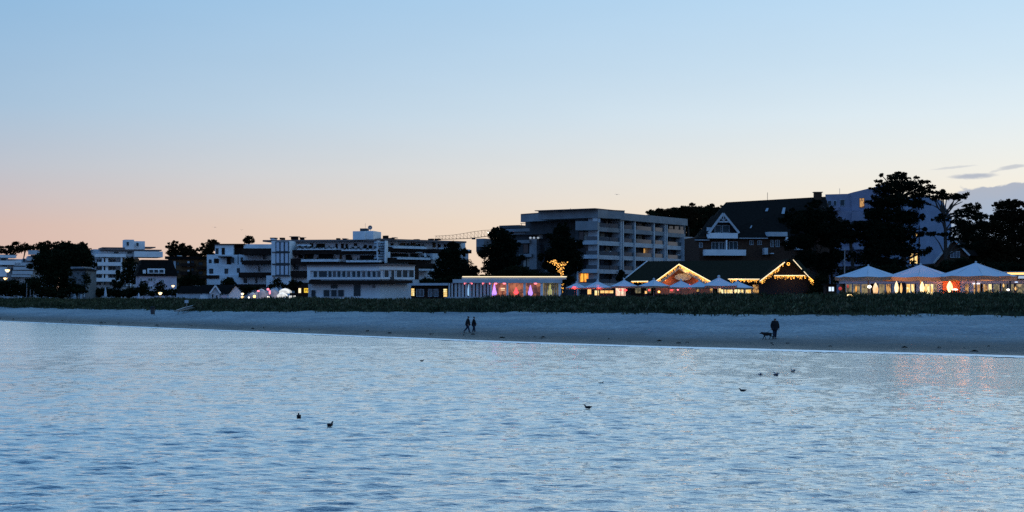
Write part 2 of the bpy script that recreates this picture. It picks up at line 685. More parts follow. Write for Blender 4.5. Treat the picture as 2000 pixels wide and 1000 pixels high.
far = D_[:, :2].copy()
iv = np.clip((D_[:, 0] + 3000) / 3300, 0, 1)
far[:, 0] = D_[:, 0] * 1.0 + 4500 * iv ** 2
far[:, 1] = 6000.0
far[:, 1] = np.where(D_[:, 1] < 100, D_[:, 1] * 8 + 200, 6000)
far[:, 0] = np.where(D_[:, 1] < 100, 6000, far[:, 0])
cols = [xyz(D_, GZ), xyz(D_ + (far - D_) * .02, GZ), xyz(D_ + (far - D_) * .1, GZ), xyz(far, GZ)]
V, fa = loft(cols)
kind(np_mesh('inland_ground', V, fa, mat('paving_and_lawn', (.06, .06, .05), .9, .3, .2)), 'structure')

# wooded hill behind the hotel
vs, fs = [], []
NR, NA = 8, 28
for i in range(NR + 1):
    r = i / NR
    for j in range(NA):
        a = 2 * math.pi * j / NA
        z = GZ - .3 + 13 * math.cos(r * math.pi / 2) ** 1.3
        vs.append((75 + 95 * r * math.cos(a), 480 + 60 * r * math.sin(a), z))
for i in range(NR):
    for j in range(NA):
        a, b2 = i * NA + j, i * NA + (j + 1) % NA
        fs.append((a, b2, b2 + NA, a + NA))
kind(np_mesh('hill', vs, fs, M_DUNE, smooth=True), 'structure')

# ------------------------------------------------------------------ sea
rl = [22.0]
while rl[-1] < 262:
    rl.append(rl[-1] + .06 * (max(rl[-1], 35) / 35) ** 1.35)
rad = np.concatenate([np.geomspace(2, 22, 24, endpoint=False), np.array(rl), np.geomspace(264, 9000, 36)])
angc = np.radians(np.arange(-23, 23, .07))
ango = np.radians(np.concatenate([np.arange(-180, -23, 1.5)]))
angp = np.radians(np.concatenate([np.arange(23, 180, 1.5)]))
ang = np.concatenate([ango, angc, angp])
R_, A_ = np.meshgrid(rad, ang, indexing='ij')
SX = R_ * np.sin(A_)
SY = R_ * np.cos(A_)
dr = np.gradient(rad)[:, None] * np.ones_like(A_)
da = np.gradient(ang)[None, :] * R_
zz = np.zeros_like(SX)
xo = np.zeros_like(SX)
yo = np.zeros_like(SX)
wr = np.random.default_rng(21)
inview = (rad > 18) & (rad < 280)
rows = np.where(inview)[0]
r0, r1 = rows[0], rows[-1] + 1
sx, sy, drr, daa = SX[r0:r1], SY[r0:r1], dr[r0:r1], da[r0:r1]
# gust patches make the chop uneven
patch = .78 + .0022 * np.clip(-sx * 1.5 + (60 - sy), -60, 80) + .55 * fnoise(sx, sy, 31, .05) + .45 * fnoise(sx, sy * 1.6, 32, .13)
patch = np.clip(patch, .12, 1.6)
calm = np.clip((235 - sy + .55 * -sx) / 120.0, .35, 1)    # lee of the shore is smoother
for i in range(64):
    lam = .24 * (1.35 / .24) ** wr.uniform(0, 1) ** 1.2
    th = math.radians(99) + wr.normal(0, .30)         # towards the beach
    kx, ky = math.cos(th) * 2 * math.pi / lam, math.sin(th) * 2 * math.pi / lam
    step = np.sqrt((np.abs(math.cos(th)) * daa) ** 2 + (abs(math.sin(th)) * drr) ** 2)
    att = np.clip(1.5 - 3.3 * step / lam, 0, 1)
    amp = .0056 * lam ** .82
    ph = kx * sx + ky * sy + wr.uniform(0, 6.28)
    s_ = np.sin(ph)
    zz[r0:r1] += amp * att * s_ * patch * calm
    c_ = np.cos(ph) * amp * att * .8 * patch * calm
    xo[r0:r1] -= math.cos(th) * c_
    yo[r0:r1] -= math.sin(th) * c_
for i in range(7):      # low swell
    lam = wr.uniform(4.5, 11)
    th = math.radians(97) + wr.normal(0, .16)
    ph = 2 * math.pi / lam * (math.cos(th) * sx + math.sin(th) * sy) + wr.uniform(0, 6.28)
    zz[r0:r1] += .007 * np.sin(ph) * calm
V = np.column_stack([(SX + xo).ravel(), (SY + yo).ravel(), zz.ravel()])
nr, na = SX.shape
idx = np.arange(nr * na).reshape(nr, na)
idx2 = np.column_stack([idx, idx[:, 0]])
fa = np.stack([idx2[:-1, :-1], idx2[:-1, 1:], idx2[1:, 1:], idx2[1:, :-1]], axis=-1).reshape(-1, 4)[:, ::-1]
mw = bpy.data.materials.new('sea_water')
mw.use_nodes = True
t = mw.node_tree
k = NG(t)
b = t.nodes['Principled BSDF']
b.inputs['Base Color'].default_value = (.012, .05, .085, 1)
ge0 = k.n('ShaderNodeNewGeometry')
ln_ = k.n('ShaderNodeVectorMath', operation='LENGTH')
k.link(ge0.outputs['Position'], ln_.inputs[0])
rgh = k.smooth(ln_.outputs['Value'], 30, 150, .05, .16)   # where the mesh no longer carries the ripples
k.link(rgh, b.inputs['Roughness'])
b.inputs['IOR'].default_value = 1.5
b.inputs['Specular IOR Level'].default_value = .5
ge = k.n('ShaderNodeNewGeometry')
mp = k.n('ShaderNodeMapping')
mp.inputs['Rotation'].default_value = (0, 0, math.radians(8))
mp.inputs['Scale'].default_value = (.55, 1.5, 1)
k.link(ge.outputs['Position'], mp.inputs[0])
n1 = k.n('ShaderNodeTexNoise')
n1.inputs['Scale'].default_value = 4.5
n1.inputs['Detail'].default_value = 5
n1.inputs['Roughness'].default_value = .6
k.link(mp.outputs[0], n1.inputs['Vector'])
n3 = k.n('ShaderNodeTexNoise')
n3.inputs['Scale'].default_value = 1.5
n3.inputs['Detail'].default_value = 2
k.link(mp.outputs[0], n3.inputs['Vector'])
hh = k.m('ADD', k.m('MULTIPLY', n1.outputs[0], .30), k.m('MULTIPLY', n3.outputs[0], .16))
bp = k.n('ShaderNodeBump')
bp.inputs['Strength'].default_value = 1.0
bp.inputs['Distance'].default_value = .20
k.link(hh, bp.inputs['Height'])
k.link(bp.outputs[0], b.inputs['Normal'])
gl_ = k.n('ShaderNodeBsdfGlossy')
gl_.inputs['Color'].default_value = (1, .985, .94, 1)
k.link(rgh, gl_.inputs['Roughness'])
k.link(bp.outputs[0], gl_.inputs['Normal'])
mxs = k.n('ShaderNodeMixShader')
lw = k.n('ShaderNodeLayerWeight')
lw.inputs['Blend'].default_value = .5
k.link(bp.outputs[0], lw.inputs['Normal'])
k.link(k.smooth(lw.outputs['Facing'], .36, .88, .12, .99), mxs.inputs[0])
k.link(b.outputs[0], mxs.inputs[1])
k.link(gl_.outputs[0], mxs.inputs[2])
k.link(mxs.outputs[0], t.nodes['Material Output'].inputs[0])
kind(np_mesh('sea_water', V, fa, mw, smooth=True), 'structure')

# metallic strip added where water laps the sand, for the low sky's reflection
vs, fs = [], []
tot = 0
sel = [i for i in range(NSTA) if -260 < W_[i, 0] < 70 and W_[i, 1] > 40]
pts = []
for i in sel[:-1]:
    for s_ in np.linspace(0, 1, 14, endpoint=False):
        pts.append((Wl[i] * (1 - s_) + Wl[i + 1] * s_, un[i]))
for j, (p, u_) in enumerate(pts):
    wd = .22 + .32 * max(0, math.sin(j * .071) * math.sin(j * .023 + 1)) + .10 * random.random()
    q0 = p - u_ * (wd * 3.0 + 1.3)
    q1 = p + u_ * (.12 + .2 * random.random())
    vs += [(q0[0], q0[1], .02), ((q0[0] + q1[0]) / 2, (q0[1] + q1[1]) / 2, .085), (q1[0], q1[1], .06)]
    if j:
        a = (j - 1) * 3
        fs += [(a, a + 1, a + 4, a + 3), (a + 1, a + 2, a + 5, a + 4)]
kind(np_mesh('wash_line_glint', vs, fs, mat('wash_line_reflection', (.98, .98, .97), .42, spec=1.0, metal=.85), smooth=True), 'stuff')


# dark wrack left by the last high water
vs, fs = [], []
for i in range(220):
    j = random.randrange(len(pts))
    p, u_ = pts[j]
    cl_ = math.sin(j * .013 + 1) * math.sin(j * .047) + .6 * math.sin(j * .11)
    if cl_ + random.random() < .55:
        continue
    q0 = p + u_ * (2.6 + 1.6 * math.sin(j * .02) + random.gauss(0, 1.6))
    s_ = random.uniform(.10, .34)
    a = random.uniform(0, 3.14)
    zq = .02 + 2 * (.08 * (1 - math.exp(-.07 * 40)) + .92 * .07 ** .92) + random.uniform(.05, .2)
    n = len(vs)
    ca_, sa_ = math.cos(a) * s_, math.sin(a) * s_
    vs += [(q0[0] - ca_, q0[1] - sa_, zq - .1), (q0[0] + sa_ * .5, q0[1] - ca_ * .5, zq + .03), (q0[0] + ca_, q0[1] + sa_, zq - .1), (q0[0] - sa_ * .5, q0[1] + ca_ * .5, zq + .03)]
    fs.append((n, n + 1, n + 2, n + 3))
kind(np_mesh('seaweed', vs, fs, mat('dry_wrack', (.03, .028, .02), .95)), 'stuff')


# ------------------------------------------------------------------ leaves
def leaf_quads(C, S, up=.0, wd=.55):
    """C (N,3) centres, S (N,) sizes -> verts, faces of random diamonds"""
    n = len(C)
    a = rng.normal(size=(n, 3))
    a[:, 2] += up
    a /= np.linalg.norm(a, axis=1, keepdims=True)
    b_ = rng.normal(size=(n, 3))
    b_ -= a * (a * b_).sum(1, keepdims=True)
    b_ /= np.linalg.norm(b_, axis=1, keepdims=True)
    S = S[:, None]
    V = np.stack([C - a * S, C + b_ * S * wd, C + a * S, C - b_ * S * wd], axis=1).reshape(-1, 3)
    fa = np.arange(4 * n).reshape(n, 4)
    return V, fa


def crown_points(blobs, Y, leafpx, cover, clump):
    Cs, Ss = [], []
    for bl in blobs:
        px, py, rx, ry = bl[:4]
        dY = bl[4] if len(bl) > 4 else 0
        Yb = Y + dY
        c = np.array(P(px, py, Yb))
        s_ = Yb / F
        R3 = np.array([rx, max(rx, ry) * .8, ry]) * s_
        area = math.pi * rx * ry
        n = int(cover * area / (leafpx ** 2 * .9)) + 30
        per = 14
        n = int(n * 1.5)
        ncl = max(6, n // per)
        d = rng.normal(size=(ncl, 3))
        d /= np.linalg.norm(d, axis=1, keepdims=True)
        nf2 = int(n * .30)
        e = rng.normal(size=(nf2, 3))
        e /= np.linalg.norm(e, axis=1, keepdims=True)
        Cs.append(c + e * rng.uniform(0, 1, size=(nf2, 1)) ** .4 * R3 * .82 * (1 + .16 * np.sin(e @ np.array([[3., 5, 2], [4, 1, 6], [5, 3, 3]]) * 2).mean(1, keepdims=True)))
        Ss.append(np.full(nf2, leafpx * s_) * rng.uniform(.6, 1.4, size=nf2))
        rr = rng.uniform(.2, 1, size=(ncl, 1)) ** .5
        cc = c + d * rr * R3 * .95
        cr = clump * .95 * min(rx, ry, 16) * s_ * rng.uniform(.45, 2.1, size=ncl)
        for q_ in range(ncl):
            e = rng.normal(size=(per, 3))
            e = np.clip(e, -1.6, 1.6) * .62
            Cs.append(cc[q_] + e * cr[q_] * np.array([1.15, 1.15, .8]))
            Ss.append(np.full(per, leafpx * .85 * s_) * rng.uniform(.6, 1.3, size=per))
    return np.concatenate(Cs), np.concatenate(Ss)


def tree(name, label, px, Y, blobs, lm=None, leafpx=2.3, cover=4.0, clump=.24, trunk=None, limbs=(), tr=.35, cat='tree', group=None, gz=GZ):
    lm = lm or M_LEAF
    root = thing(name, label, cat, (X(px, Y), Y, gz), group)
    mb = MB()
    topb = min(blobs, key=lambda b_: b_[1])
    if trunk is None:
        trunk = [(px, None), (px + (topb[0] - px) * .3, topb[1] + topb[3] * 1.2), (topb[0], topb[1])]
    pts = []
    for (a, c) in trunk:
        pts.append(Vector((X(a, Y), Y, gz - .3)) if c is None else P(a, c, Y))
    n = len(pts)
    mb.tube(pts, [tr * (1 - .75 * i / (n - 1)) for i in range(n)], 7)
    for bl in blobs:
        c = P(bl[0], bl[1], Y + (bl[4] if len(bl) > 4 else 0))
        base = min(pts[:-1], key=lambda p: (p - c).length + (8 if p.z > c.z else 0))
        mb.tube([base, base.lerp(c, .5) + Vector((0, 0, .4)), c], [tr * .4, tr * .25, .05], 5)
    for lb in limbs:
        pp = [P(a, c, Y) for a, c in lb]
        mb.tube(pp, [tr * .45 * (1 - .7 * i / (len(pp) - 1)) for i in range(len(pp))], 5)
    mb.build('trunk', M_BARK, root)
    if cat == 'tree':        # ragged outline: small side clumps round every large bough
        more = []
        for bl in blobs:
            if bl[2] > 11:
                for _ in range(5):
                    a_ = random.uniform(-.4, math.pi + .4)
                    k2 = random.uniform(.92, 1.12)
                    m2 = random.uniform(.16, .32)
                    more.append((bl[0] + math.cos(a_) * bl[2] * k2, bl[1] - math.sin(a_) * bl[3] * k2, bl[2] * m2, max(bl[3] * m2, 2.2)) + tuple(bl[4:]))
        blobs = [(bl[0], bl[1], bl[2] * .93, bl[3] * .93) + tuple(bl[4:]) for bl in blobs] + more
    Cp, Sp = crown_points(blobs, Y, leafpx, cover, clump)
    V, fa = leaf_quads(Cp, Sp)
    np_mesh('crown', V, fa, lm, root)
    return root


# ------------------------------------------------------------------ buildings
G = None


class Fac:
    """a wall line seen between two picture columns at two distances; d > 0 comes towards the sea"""

    def __init__(s, x0, Y0, x1, Y1, ref=None):
        s.A = Vector((X(x0, Y0), Y0, 0))
        B = Vector((X(x1, Y1), Y1, 0))
        s.e = (B - s.A).normalized()
        n = Vector((s.e.y, -s.e.x, 0))
        if n.y > 0:
            n = -n
        s.n = n
        s.ref = ref

    def u(s, px, d=0):
        k_ = (px - 1000) / F
        A = s.A + s.n * d
        return (k_ * A.y - A.x) / (s.e.x - k_ * s.e.y)

    def pt(s, px, py, d=0):
        u_ = s.u(px, d)
        p = s.A + s.n * d + s.e * u_
        z = GZ - .3 if py is None else H + (HZ - py) / F * p.y
        return Vector((p.x, p.y, z))

    def box(s, mb, x0, x1, y0, y1, d0, d1):
        xr = s.ref if s.ref is not None else (x0 + x1) / 2
        df = max(d0, d1)
        zt = s.pt(xr, y0, df).z
        zb = s.pt(xr, y1, df).z
        ua, ub = s.u(x0, df), s.u(x1, df)
        if ua > ub:
            ua, ub = ub, ua
        vs = []
        for z in (zb, zt):
            for d in (d0, d1):
                for u_ in (ua, ub):
                    p = s.A + s.e * u_ + s.n * d
                    vs.append((p.x, p.y, z))
        mb.add(vs, [(0, 2, 3, 1), (4, 5, 7, 6), (0, 1, 5, 4), (2, 6, 7, 3), (0, 4, 6, 2), (1, 3, 7, 5)])
        return mb


class Bld:
    def __init__(s, name, label, cat, x0, Y0, x1, Y1, ref=None, group=None):
        s.f = Fac(x0, Y0, x1, Y1, ref)
        xm = (x0 + x1) / 2
        p = s.f.pt(xm, None)
        s.root = thing(name, label, cat, (p.x, p.y, GZ), group)

    def part(s, name, m_, boxes, f=None, parent=None, label=None):
        if len(boxes) > 1:
            return [s.part(name, m_, [b_], f, parent, label) for b_ in boxes][-1]
        mb = MB()
        for b_ in boxes:
            (f or s.f).box(mb, *b_)
        o = mb.build(name, m_, parent or s.root)
        if label:
            o['label'] = label
        return o

    def each(s, name, m_, boxes, f=None, label=None):
        return [s.part(name, m_, [b_], f, label=label) for b_ in boxes]

    def win(s, boxes, fm=None, pm=None, nx=1, ny=1, d=0.0, f=None, fr=.07, name='window', label=None):
        """window > pane; frame bars stand proud of the glass"""
        f = f or s.f
        for (x0, x1, y0, y1) in boxes:
            mb = MB()
            xr = f.ref if f.ref is not None else (x0 + x1) / 2
            zt, zb = f.pt(xr, y0, d).z, f.pt(xr, y1, d).z
            ua, ub = sorted((f.u(x0, d), f.u(x1, d)))

            def bx(m2, u0, u1, z0, z1, d0, d1):
                vs = []
                for z in (z0, z1):
                    for dd in (d0, d1):
                        for u_ in (u0, u1):
                            p = f.A + f.e * u_ + f.n * dd
                            vs.append((p.x, p.y, z))
                m2.add(vs, [(0, 2, 3, 1), (4, 5, 7, 6), (0, 1, 5, 4), (2, 6, 7, 3), (0, 4, 6, 2), (1, 3, 7, 5)])
            for i in range(nx + 1):
                c = ua + (ub - ua) * i / nx
                bx(mb, c - fr / 2, c + fr / 2, zb, zt, d - .1, d + .10)
            for i in range(ny + 1):
                c = zb + (zt - zb) * i / ny
                bx(mb, ua - fr / 2, ub + fr / 2, c - fr / 2, c + fr / 2, d - .1, d + .093)
            o = mb.build(name, fm or M_WHITE, s.root)
            if label:
                o['label'] = label
            pn = MB()
            bx(pn, ua + .01, ub - .01, zb + .01, zt - .01, d - .05, d + .025)
            pn.build('pane', pm or M_GLASS, o)

    def mesh(s, name, m_, pts, faces, label=None):
        mb = MB()
        mb.add(pts, faces)
        o = mb.build(name, m_, s.root)
        if label:
            o['label'] = label
        return o

    def tube(s, name, m_, pts, r, n=5):
        return MB().tube(pts, r, n).build(name, m_, s.root)


# --- far left: stepped white building with curved balconies
b = Bld('stepped_apartment_building', 'pale stepped apartment building behind the broad tree at the far left of the shore', 'building', -60, 470, 112, 480)
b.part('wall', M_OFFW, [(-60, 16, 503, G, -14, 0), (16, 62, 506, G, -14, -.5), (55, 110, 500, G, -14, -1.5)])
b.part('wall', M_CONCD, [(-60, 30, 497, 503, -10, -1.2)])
for i, (x0, x1, y0, y1) in enumerate([(-60, 32, 498, 503), (-60, 42, 509, 517), (28, 66, 513, 519), (26, 66, 521, 527), (24, 64, 529, 536), (22, 60, 537, 541),
                                      (56, 110, 489, 497), (52, 104, 503, 509), (50, 104, 516, 521)]):
    b.part('balcony', M_WHITE if x0 < 20 else M_OFFW, [(x0, x1, y0, y1, -3, 1.6)])
b.win([(2, 12, 504, 509), (34, 40, 519, 521.5), (44, 50, 505, 512), (60, 70, 498, 503), (76, 88, 498, 503), (4, 14, 517, 521)], d=.05)
b.part('wall', M_WHITE, [(-60, 13, 522, 540, 0, 3)])
b.win([(20, 26, 523, 531), (26, 31, 543, 549)], d=.05)

# --- big white block with a rounded rooftop
b = Bld('white_apartment_block', 'tall white apartment block with stacked rooftop boxes and long curved balconies', 'building', 176, 515, 322, 525)
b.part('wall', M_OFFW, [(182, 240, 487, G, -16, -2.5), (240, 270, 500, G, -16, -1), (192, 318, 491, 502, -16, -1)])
b.part('roof', M_ROOFE, [(200, 244, 483, 485.5, -15, -1), (196, 316, 487, 489.5, -15, .4), (284, 304, 482, 484, -15, -1)])
b.part('wall', M_WHITE, [(208, 244, 485.5, 488, -14, -1.6)])
b.each('rooftop_box', M_WHITE, [(244, 262, 468, 487, -8, -1), (262, 283, 471, 487, -9, -1.8)])
b.part('balcony', M_WHITE, [(184, 246, 496, 502, -2.5, 1)])
for y in (512, 528, 543):
    b.part('balcony', M_WHITE, [(177, 238, y, y + 7, -2.5, 1.0)])
b.part('balcony', M_WHITE, [(262, 318, 491, 502, -1, .8)])
for y in (506, 521, 536, 551):
    b.win([(188, 198, y, y + 6), (203, 208, y, y + 6), (213, 226, y, y + 6)], d=-2.45, nx=2)
b.each('pier_wall', M_WHITE, [(206, 211, 504, 551, -2.4, .2), (200, 202.5, 504, 551, -2.4, .2), (236, 239, 502, G, -2.4, .6)])
b.each('bay', M_WHITE, [(246, 256, 523, 534, -1, .8), (246, 256, 538, 549, -1, .8), (247, 256, 552, 559, -1, .8)])
b.part('balcony', M_TAN, [(240, 272, 505, 512, -1, .5)])
b.win([(222, 232, 491, 495.5), (248, 258, 490.5, 496), (266, 270, 493, 499), (244, 262, 514, 520)], d=-.9)
b.win([(247, 252, 472, 480), (266, 271, 474, 481)], d=-.9)

# --- brown flats
b = Bld('brown_flats', 'low brown flats with flat dark roof and pale chimney-like piers', 'building', 326, 385, 410, 385)
b.part('wall', M_TAN, [(328, 412, 506, G, -10, 0)])
b.part('roof', M_TILE, [(322, 416, 500.5, 506, -11, .8)])
b.each('balcony', M_BROWN, [(352, 380, 514, 520, -.5, 1.2), (352, 384, 530, 537, -.5, 1.2), (384, 404, 520, 526, -.5, 1.4), (384, 404, 538, 544, -.5, 1.4)])
b.each('pier_wall', M_OFFW, [(339, 343, 510, 556, -.3, .35), (366, 370, 510, 521, -.3, .35), (366, 370, 527, 536, -.3, .35)])
b.win([(345, 350, 512, 518), (345, 350, 528, 534), (373, 379, 509, 513.5), (373, 379, 524, 529), (388, 396, 512, 518), (388, 396, 530, 536)], M_BROWN, d=.02)
b.part('skylight', M_OFFW, [(346, 352, 498.8, 500.4, -3, -1)])

# --- small house with dark mansard roof
b = Bld('mansard_house', 'small lavender-white house with a dark mansard roof and a four pane dormer', 'house', 270, 335, 345, 338)
b.part('wall', M_LAV, [(272, 345, 538, G, -9, 0)])
f_ = b.f
zt, ze = Z(506, 335), Z(538.5, 335)
c0, c1 = f_.pt(269, 538, .5), f_.pt(347, 538, .5)
def hip(f_, x0, x1, ye, yt, inx, dep, d0, ind):
    a, b_ = f_.pt(x0, ye, d0), f_.pt(x1, ye, d0)
    ea, eb = a - f_.n * dep, b_ - f_.n * dep
    zt_ = f_.pt((x0 + x1) / 2, yt, d0).z
    e = f_.e * inx
    n_ = f_.n * ind
    zb = a.z
    for p in (b_, ea, eb):
        p.z = zb
    t = [a + e - n_, b_ - e - n_, eb - e + n_, ea + e + n_]
    for p in t:
        p.z = zt_
    vs = [a, b_, eb, ea] + t
    return vs, [(0, 1, 5, 4), (1, 2, 6, 5), (2, 3, 7, 6), (3, 0, 4, 7), (4, 5, 6, 7), (3, 2, 1, 0)]
b.mesh('roof', M_TILE, *hip(f_, 268, 348, 538.5, 507, 1.2, 10, .6, 1.8))
b.part('dormer', M_WHITE, [(288, 322, 524.5, 534.5, -2, .45)])
b.win([(291, 299.5, 526.5, 533), (301, 309, 526.5, 533), (311, 319.5, 526.5, 533)], d=.5)
b.part('skylight', M_WHITE, [(279, 285, 527, 534, -.8, .35)])
b.win([(274, 277, 543, 549), (289, 298, 543, 549), (300, 304, 543, 549), (314, 320, 546, 553), (289, 298, 559, 564)], nx=2, d=.02)

# --- white terraced block
b = Bld('white_terraced_block', 'white cubic terraced block with flat stepped storeys left of the glass stair tower', 'building', 403, 352, 520, 352)
b.part('wall', M_WHITE, [(420, 456, 477, 497.5, -12, -3), (404, 464, 497.5, 516.5, -14, -1.5), (404, 530, 516.5, 537, -15, -.5), (404, 530, 537, 556, -15, 0), (406, 530, 556, G, -15, -1)])
b.part('wall', M_BROWN, [(456, 476, 479, 516.5, -14, -4.2), (404, 428, 537.5, 544, -1, .25)])
b.part('wall', M_WHITE, [(466, 530, 497, 516.5, -14, -1.6), (476, 530, 477, 497, -14, -3)])
b.part('roof', M_BROWN, [(418, 478, 476, 478, -13, -2.6)])
b.part('awning', M_BROWN, [(426, 450, 500.5, 502.5, -1.5, 1)])
b.each('door', M_BROWN, [(433, 439, 484, 497, -3, -2.9), (443, 451, 502.5, 516.4, -1.5, -1.35), (418, 427, 505, 514, -1.5, -1.3)], label='dark recessed balcony door')
for q_ in [(472, 531, 485, 497.5), (472, 530, 508.5, 516.5), (466, 530, 532, 542), (462, 530, 555, 561)]:
    b.part('balcony', M_BROWN, [(q_[0], q_[1], q_[2], q_[3], -2, 2.2)])
b.win([(421.5, 426.5, 485, 496), (408, 413, 507, 514), (409, 416, 525, 534), (439, 445, 525, 534), (463, 468, 524, 532), (470, 474, 503, 512),
       (514, 518, 497.5, 506), (450, 457, 503, 513), (410, 416, 545, 554)], M_BROWN, d=.05 - .5)
b.win([(476, 482, 544, 552), (499, 502, 544, 553), (505, 507, 521, 530), (444, 456, 544, 552)], M_BROWN, d=.05)

# --- the long terraced apartment building
b = Bld('long_terraced_apartments', 'long white terraced apartment building with dark planter balconies and a rooftop box', 'building', 513, 338, 740, 333)
f2 = Fac(740, 333, 915, 352)
WX = 500
b.part('wall', M_WHITE, [(530, 740, 472, 492, -12, -4), (530, 740, 492, 514, -12, -2.6), (530, 740, 514, 538, -14, -1.3), (520, 740, 538, G, -14, -.2)])
b.part('wall', M_WHITE, [(740, 909, 472, 494, -12, -4), (740, 915, 494, 514, -14, -2.6), (740, 915, 514, 540, -14, -1.3), (740, 915, 540, G, -14, -.2)], f2)
b.part('roof', M_ROOFE, [(513, 742, 468, 471.5, -13, -2)])
b.part('roof', M_ROOFE, [(742, 911, 468.5, 472, -13, -2)], f2)
# stair tower with glazing in four columns and three storeys
b.part('stair_tower', M_WHITE, [(530, 566, 470.5, 540, -9, 2.0), (532, 568, 540, G, -9, 1.6)])
for (y0, y1) in ((472, 491), (494, 514), (518, 537)):
    for x0 in (539, 547.5, 556):
        b.win([(x0, x0 + 7.5, y0, y1)], M_CONCD, mat('tower_glass', (.62, .64, .70), .35), d=2.05, fr=.16)
b.each('spandrel', M_CONCD, [(531, 566, 491.4, 493.4, 1.9, 2.2), (531, 566, 514.6, 517, 1.9, 2.2), (531, 566, 537.6, 539.4, 1.9, 2.2)])
b.part('wall', M_BROWN, [(566, 579, 471.6, 483, -9, -3.2)])
# planter balconies: dark front boards with pale planted ledges
for (x0, x1, y0, y1) in [(566, 741, 488, 496), (566, 588, 505, 516), (588, 741, 511, 519), (566, 597, 529, 542), (566, 600, 552, 562)]:
    b.part('balcony', M_BROWN, [(x0, x1, y0, y1, -4, .2 if y0 < 500 else 1.4)])
for (x0, x1, y0, y1) in [(580, 653, 483.5, 488), (667, 735, 485, 490), (588, 661, 506, 511), (676, 741, 508, 512)]:
    b.part('planter', M_WHITE, [(x0, x1, y0, y1, -1, .6 if y0 < 500 else 1.8)])
b.each('parapet', M_WHITE, [(580, 602, 477.5, 480.5, -2, .3)])
b.each('door', M_BROWN, [(605, 611, 475, 486, -4, -3.8), (618, 634, 476, 486, -4, -3.8), (655, 659, 476, 485, -4, -3.8), (666, 671, 476, 486, -4, -3.8),
                         (675, 679, 476, 487, -4, -3.8), (691, 697, 475, 480, -4, -3.8), (711, 716, 478, 487, -4, -3.8), (720, 726, 479, 487, -4, -3.8)])
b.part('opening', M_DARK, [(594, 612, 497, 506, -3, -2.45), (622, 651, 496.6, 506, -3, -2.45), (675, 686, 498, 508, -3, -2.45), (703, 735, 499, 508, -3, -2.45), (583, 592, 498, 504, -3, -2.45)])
b.each('door', M_TAN, [(597, 601, 499, 506, -2.5, -2.3), (663, 667, 497, 508, -2.5, -2.3)])
b.win([(567, 584, 518, 528), (574, 594, 541, 551)], M_WHITE, M_GLASSB, d=-1.2, nx=3)
# perforated block screen
b.part('screen_wall', M_WHITE, [(735.5, 737.5, 470, 513, -2, .3), (751, 753, 470, 513, -2, .3)])
for i in range(3):
    for j in range(8):
        b.part('screen_block', M_OFFW, [(738.6 + i * 4.2 + (j % 2) * .7, 741.2 + i * 4.2 + (j % 2) * .7, 471.5 + j * 5.1, 475 + j * 5.1, -1.5, .1)], f2)
b.part('wall', M_BROWN, [(738, 751, 470.5, 513, -3, -1.8)], f2)
b.part('stair_tower', M_WHITE, [(753, 762, 492, 512, -4, .4)], f2)
b.each('door', M_TAN, [(783, 792, 474.5, 481, -4, -3.75), (804, 812, 474.5, 481, -4, -3.75), (846, 851, 474, 483, -4, -3.75)], f2, label='orange-brown balcony door')
b.each('door', M_BROWN, [(764, 769, 475, 481, -4, -3.75), (795, 800, 475, 481, -4, -3.75), (817, 821, 476, 481, -4, -3.75), (856, 861, 477, 485, -4, -3.75), (868, 872, 477, 485, -4, -3.75)], f2)
for (x0, x1, y0, y1) in [(753, 833, 483, 491), (846, 921, 487, 494), (762, 842, 504, 513), (812, 850, 514, 525)]:
    b.part('balcony', M_BROWN, [(x0, x1, y0, y1, -4, .2 if y0 < 500 else 1.4)], f2)
for (x0, x1, y0, y1) in [(770, 833, 480.5, 485.5), (896, 918, 487, 490), (777, 841, 502.5, 507), (808, 849, 525, 528.5), (866, 900, 484, 487)]:
    b.part('planter', M_WHITE, [(x0, x1, y0, y1, -1, .8 if y0 < 500 else 1.8)], f2)
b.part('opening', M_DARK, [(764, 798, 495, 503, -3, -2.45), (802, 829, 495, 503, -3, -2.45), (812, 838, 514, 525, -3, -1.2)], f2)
b.each('column', M_WHITE, [(829, 831, 494, 503, -2.6, 0), (837.5, 839, 514, 525, -1.3, 1)], f2)
b.part('bay', M_WHITE, [(845, 857, 495, 507, -4, 0), (896, 915, 494.5, 505, -4, 0)], f2)
b.part('rooftop_box', M_WHITE, [(689, 712, 451.5, 468, -7, -1), (712, 729, 451, 468, -9, -2)])
b.part('rooftop_box', M_CONCD, [(703, 716, 446, 451.2, -4, -2)])
b.each('chimney', M_BROWN, [(568, 579, 462.5, 468, -6, -4.5), (585.5, 591, 464, 468, -6, -4.5), (656.5, 661.5, 465, 468, -6, -4.5), (669, 674, 466.3, 468, -6, -4.5), (546, 553, 464, 468, -6, -4.5)])
b.each('chimney', M_BROWN, [(755, 759, 460, 468.4, -6, -4.5), (766, 771, 464.5, 468.4, -6, -4.5), (843.5, 848, 466, 469, -6, -4.5), (856, 861, 466, 469, -6, -4.5), (815, 820, 467, 469, -6, -4.5)], f2)
b.part('chimney_cap', M_CONCD, [(527, 537, 464, 466, -6, -4), (565, 580, 461.5, 462.8, -6.5, -4)])
b.part('rooftop_box', M_WHITE, [(528, 536, 466, 470.4, -6, -4)])
b.part('chimney_cap', M_CONCD, [(585, 592, 463.3, 464.3, -6.5, -4), (668, 675, 465.5, 466.5, -6.5, -4), (765, 772, 463.5, 464.8, -6.5, -4)])
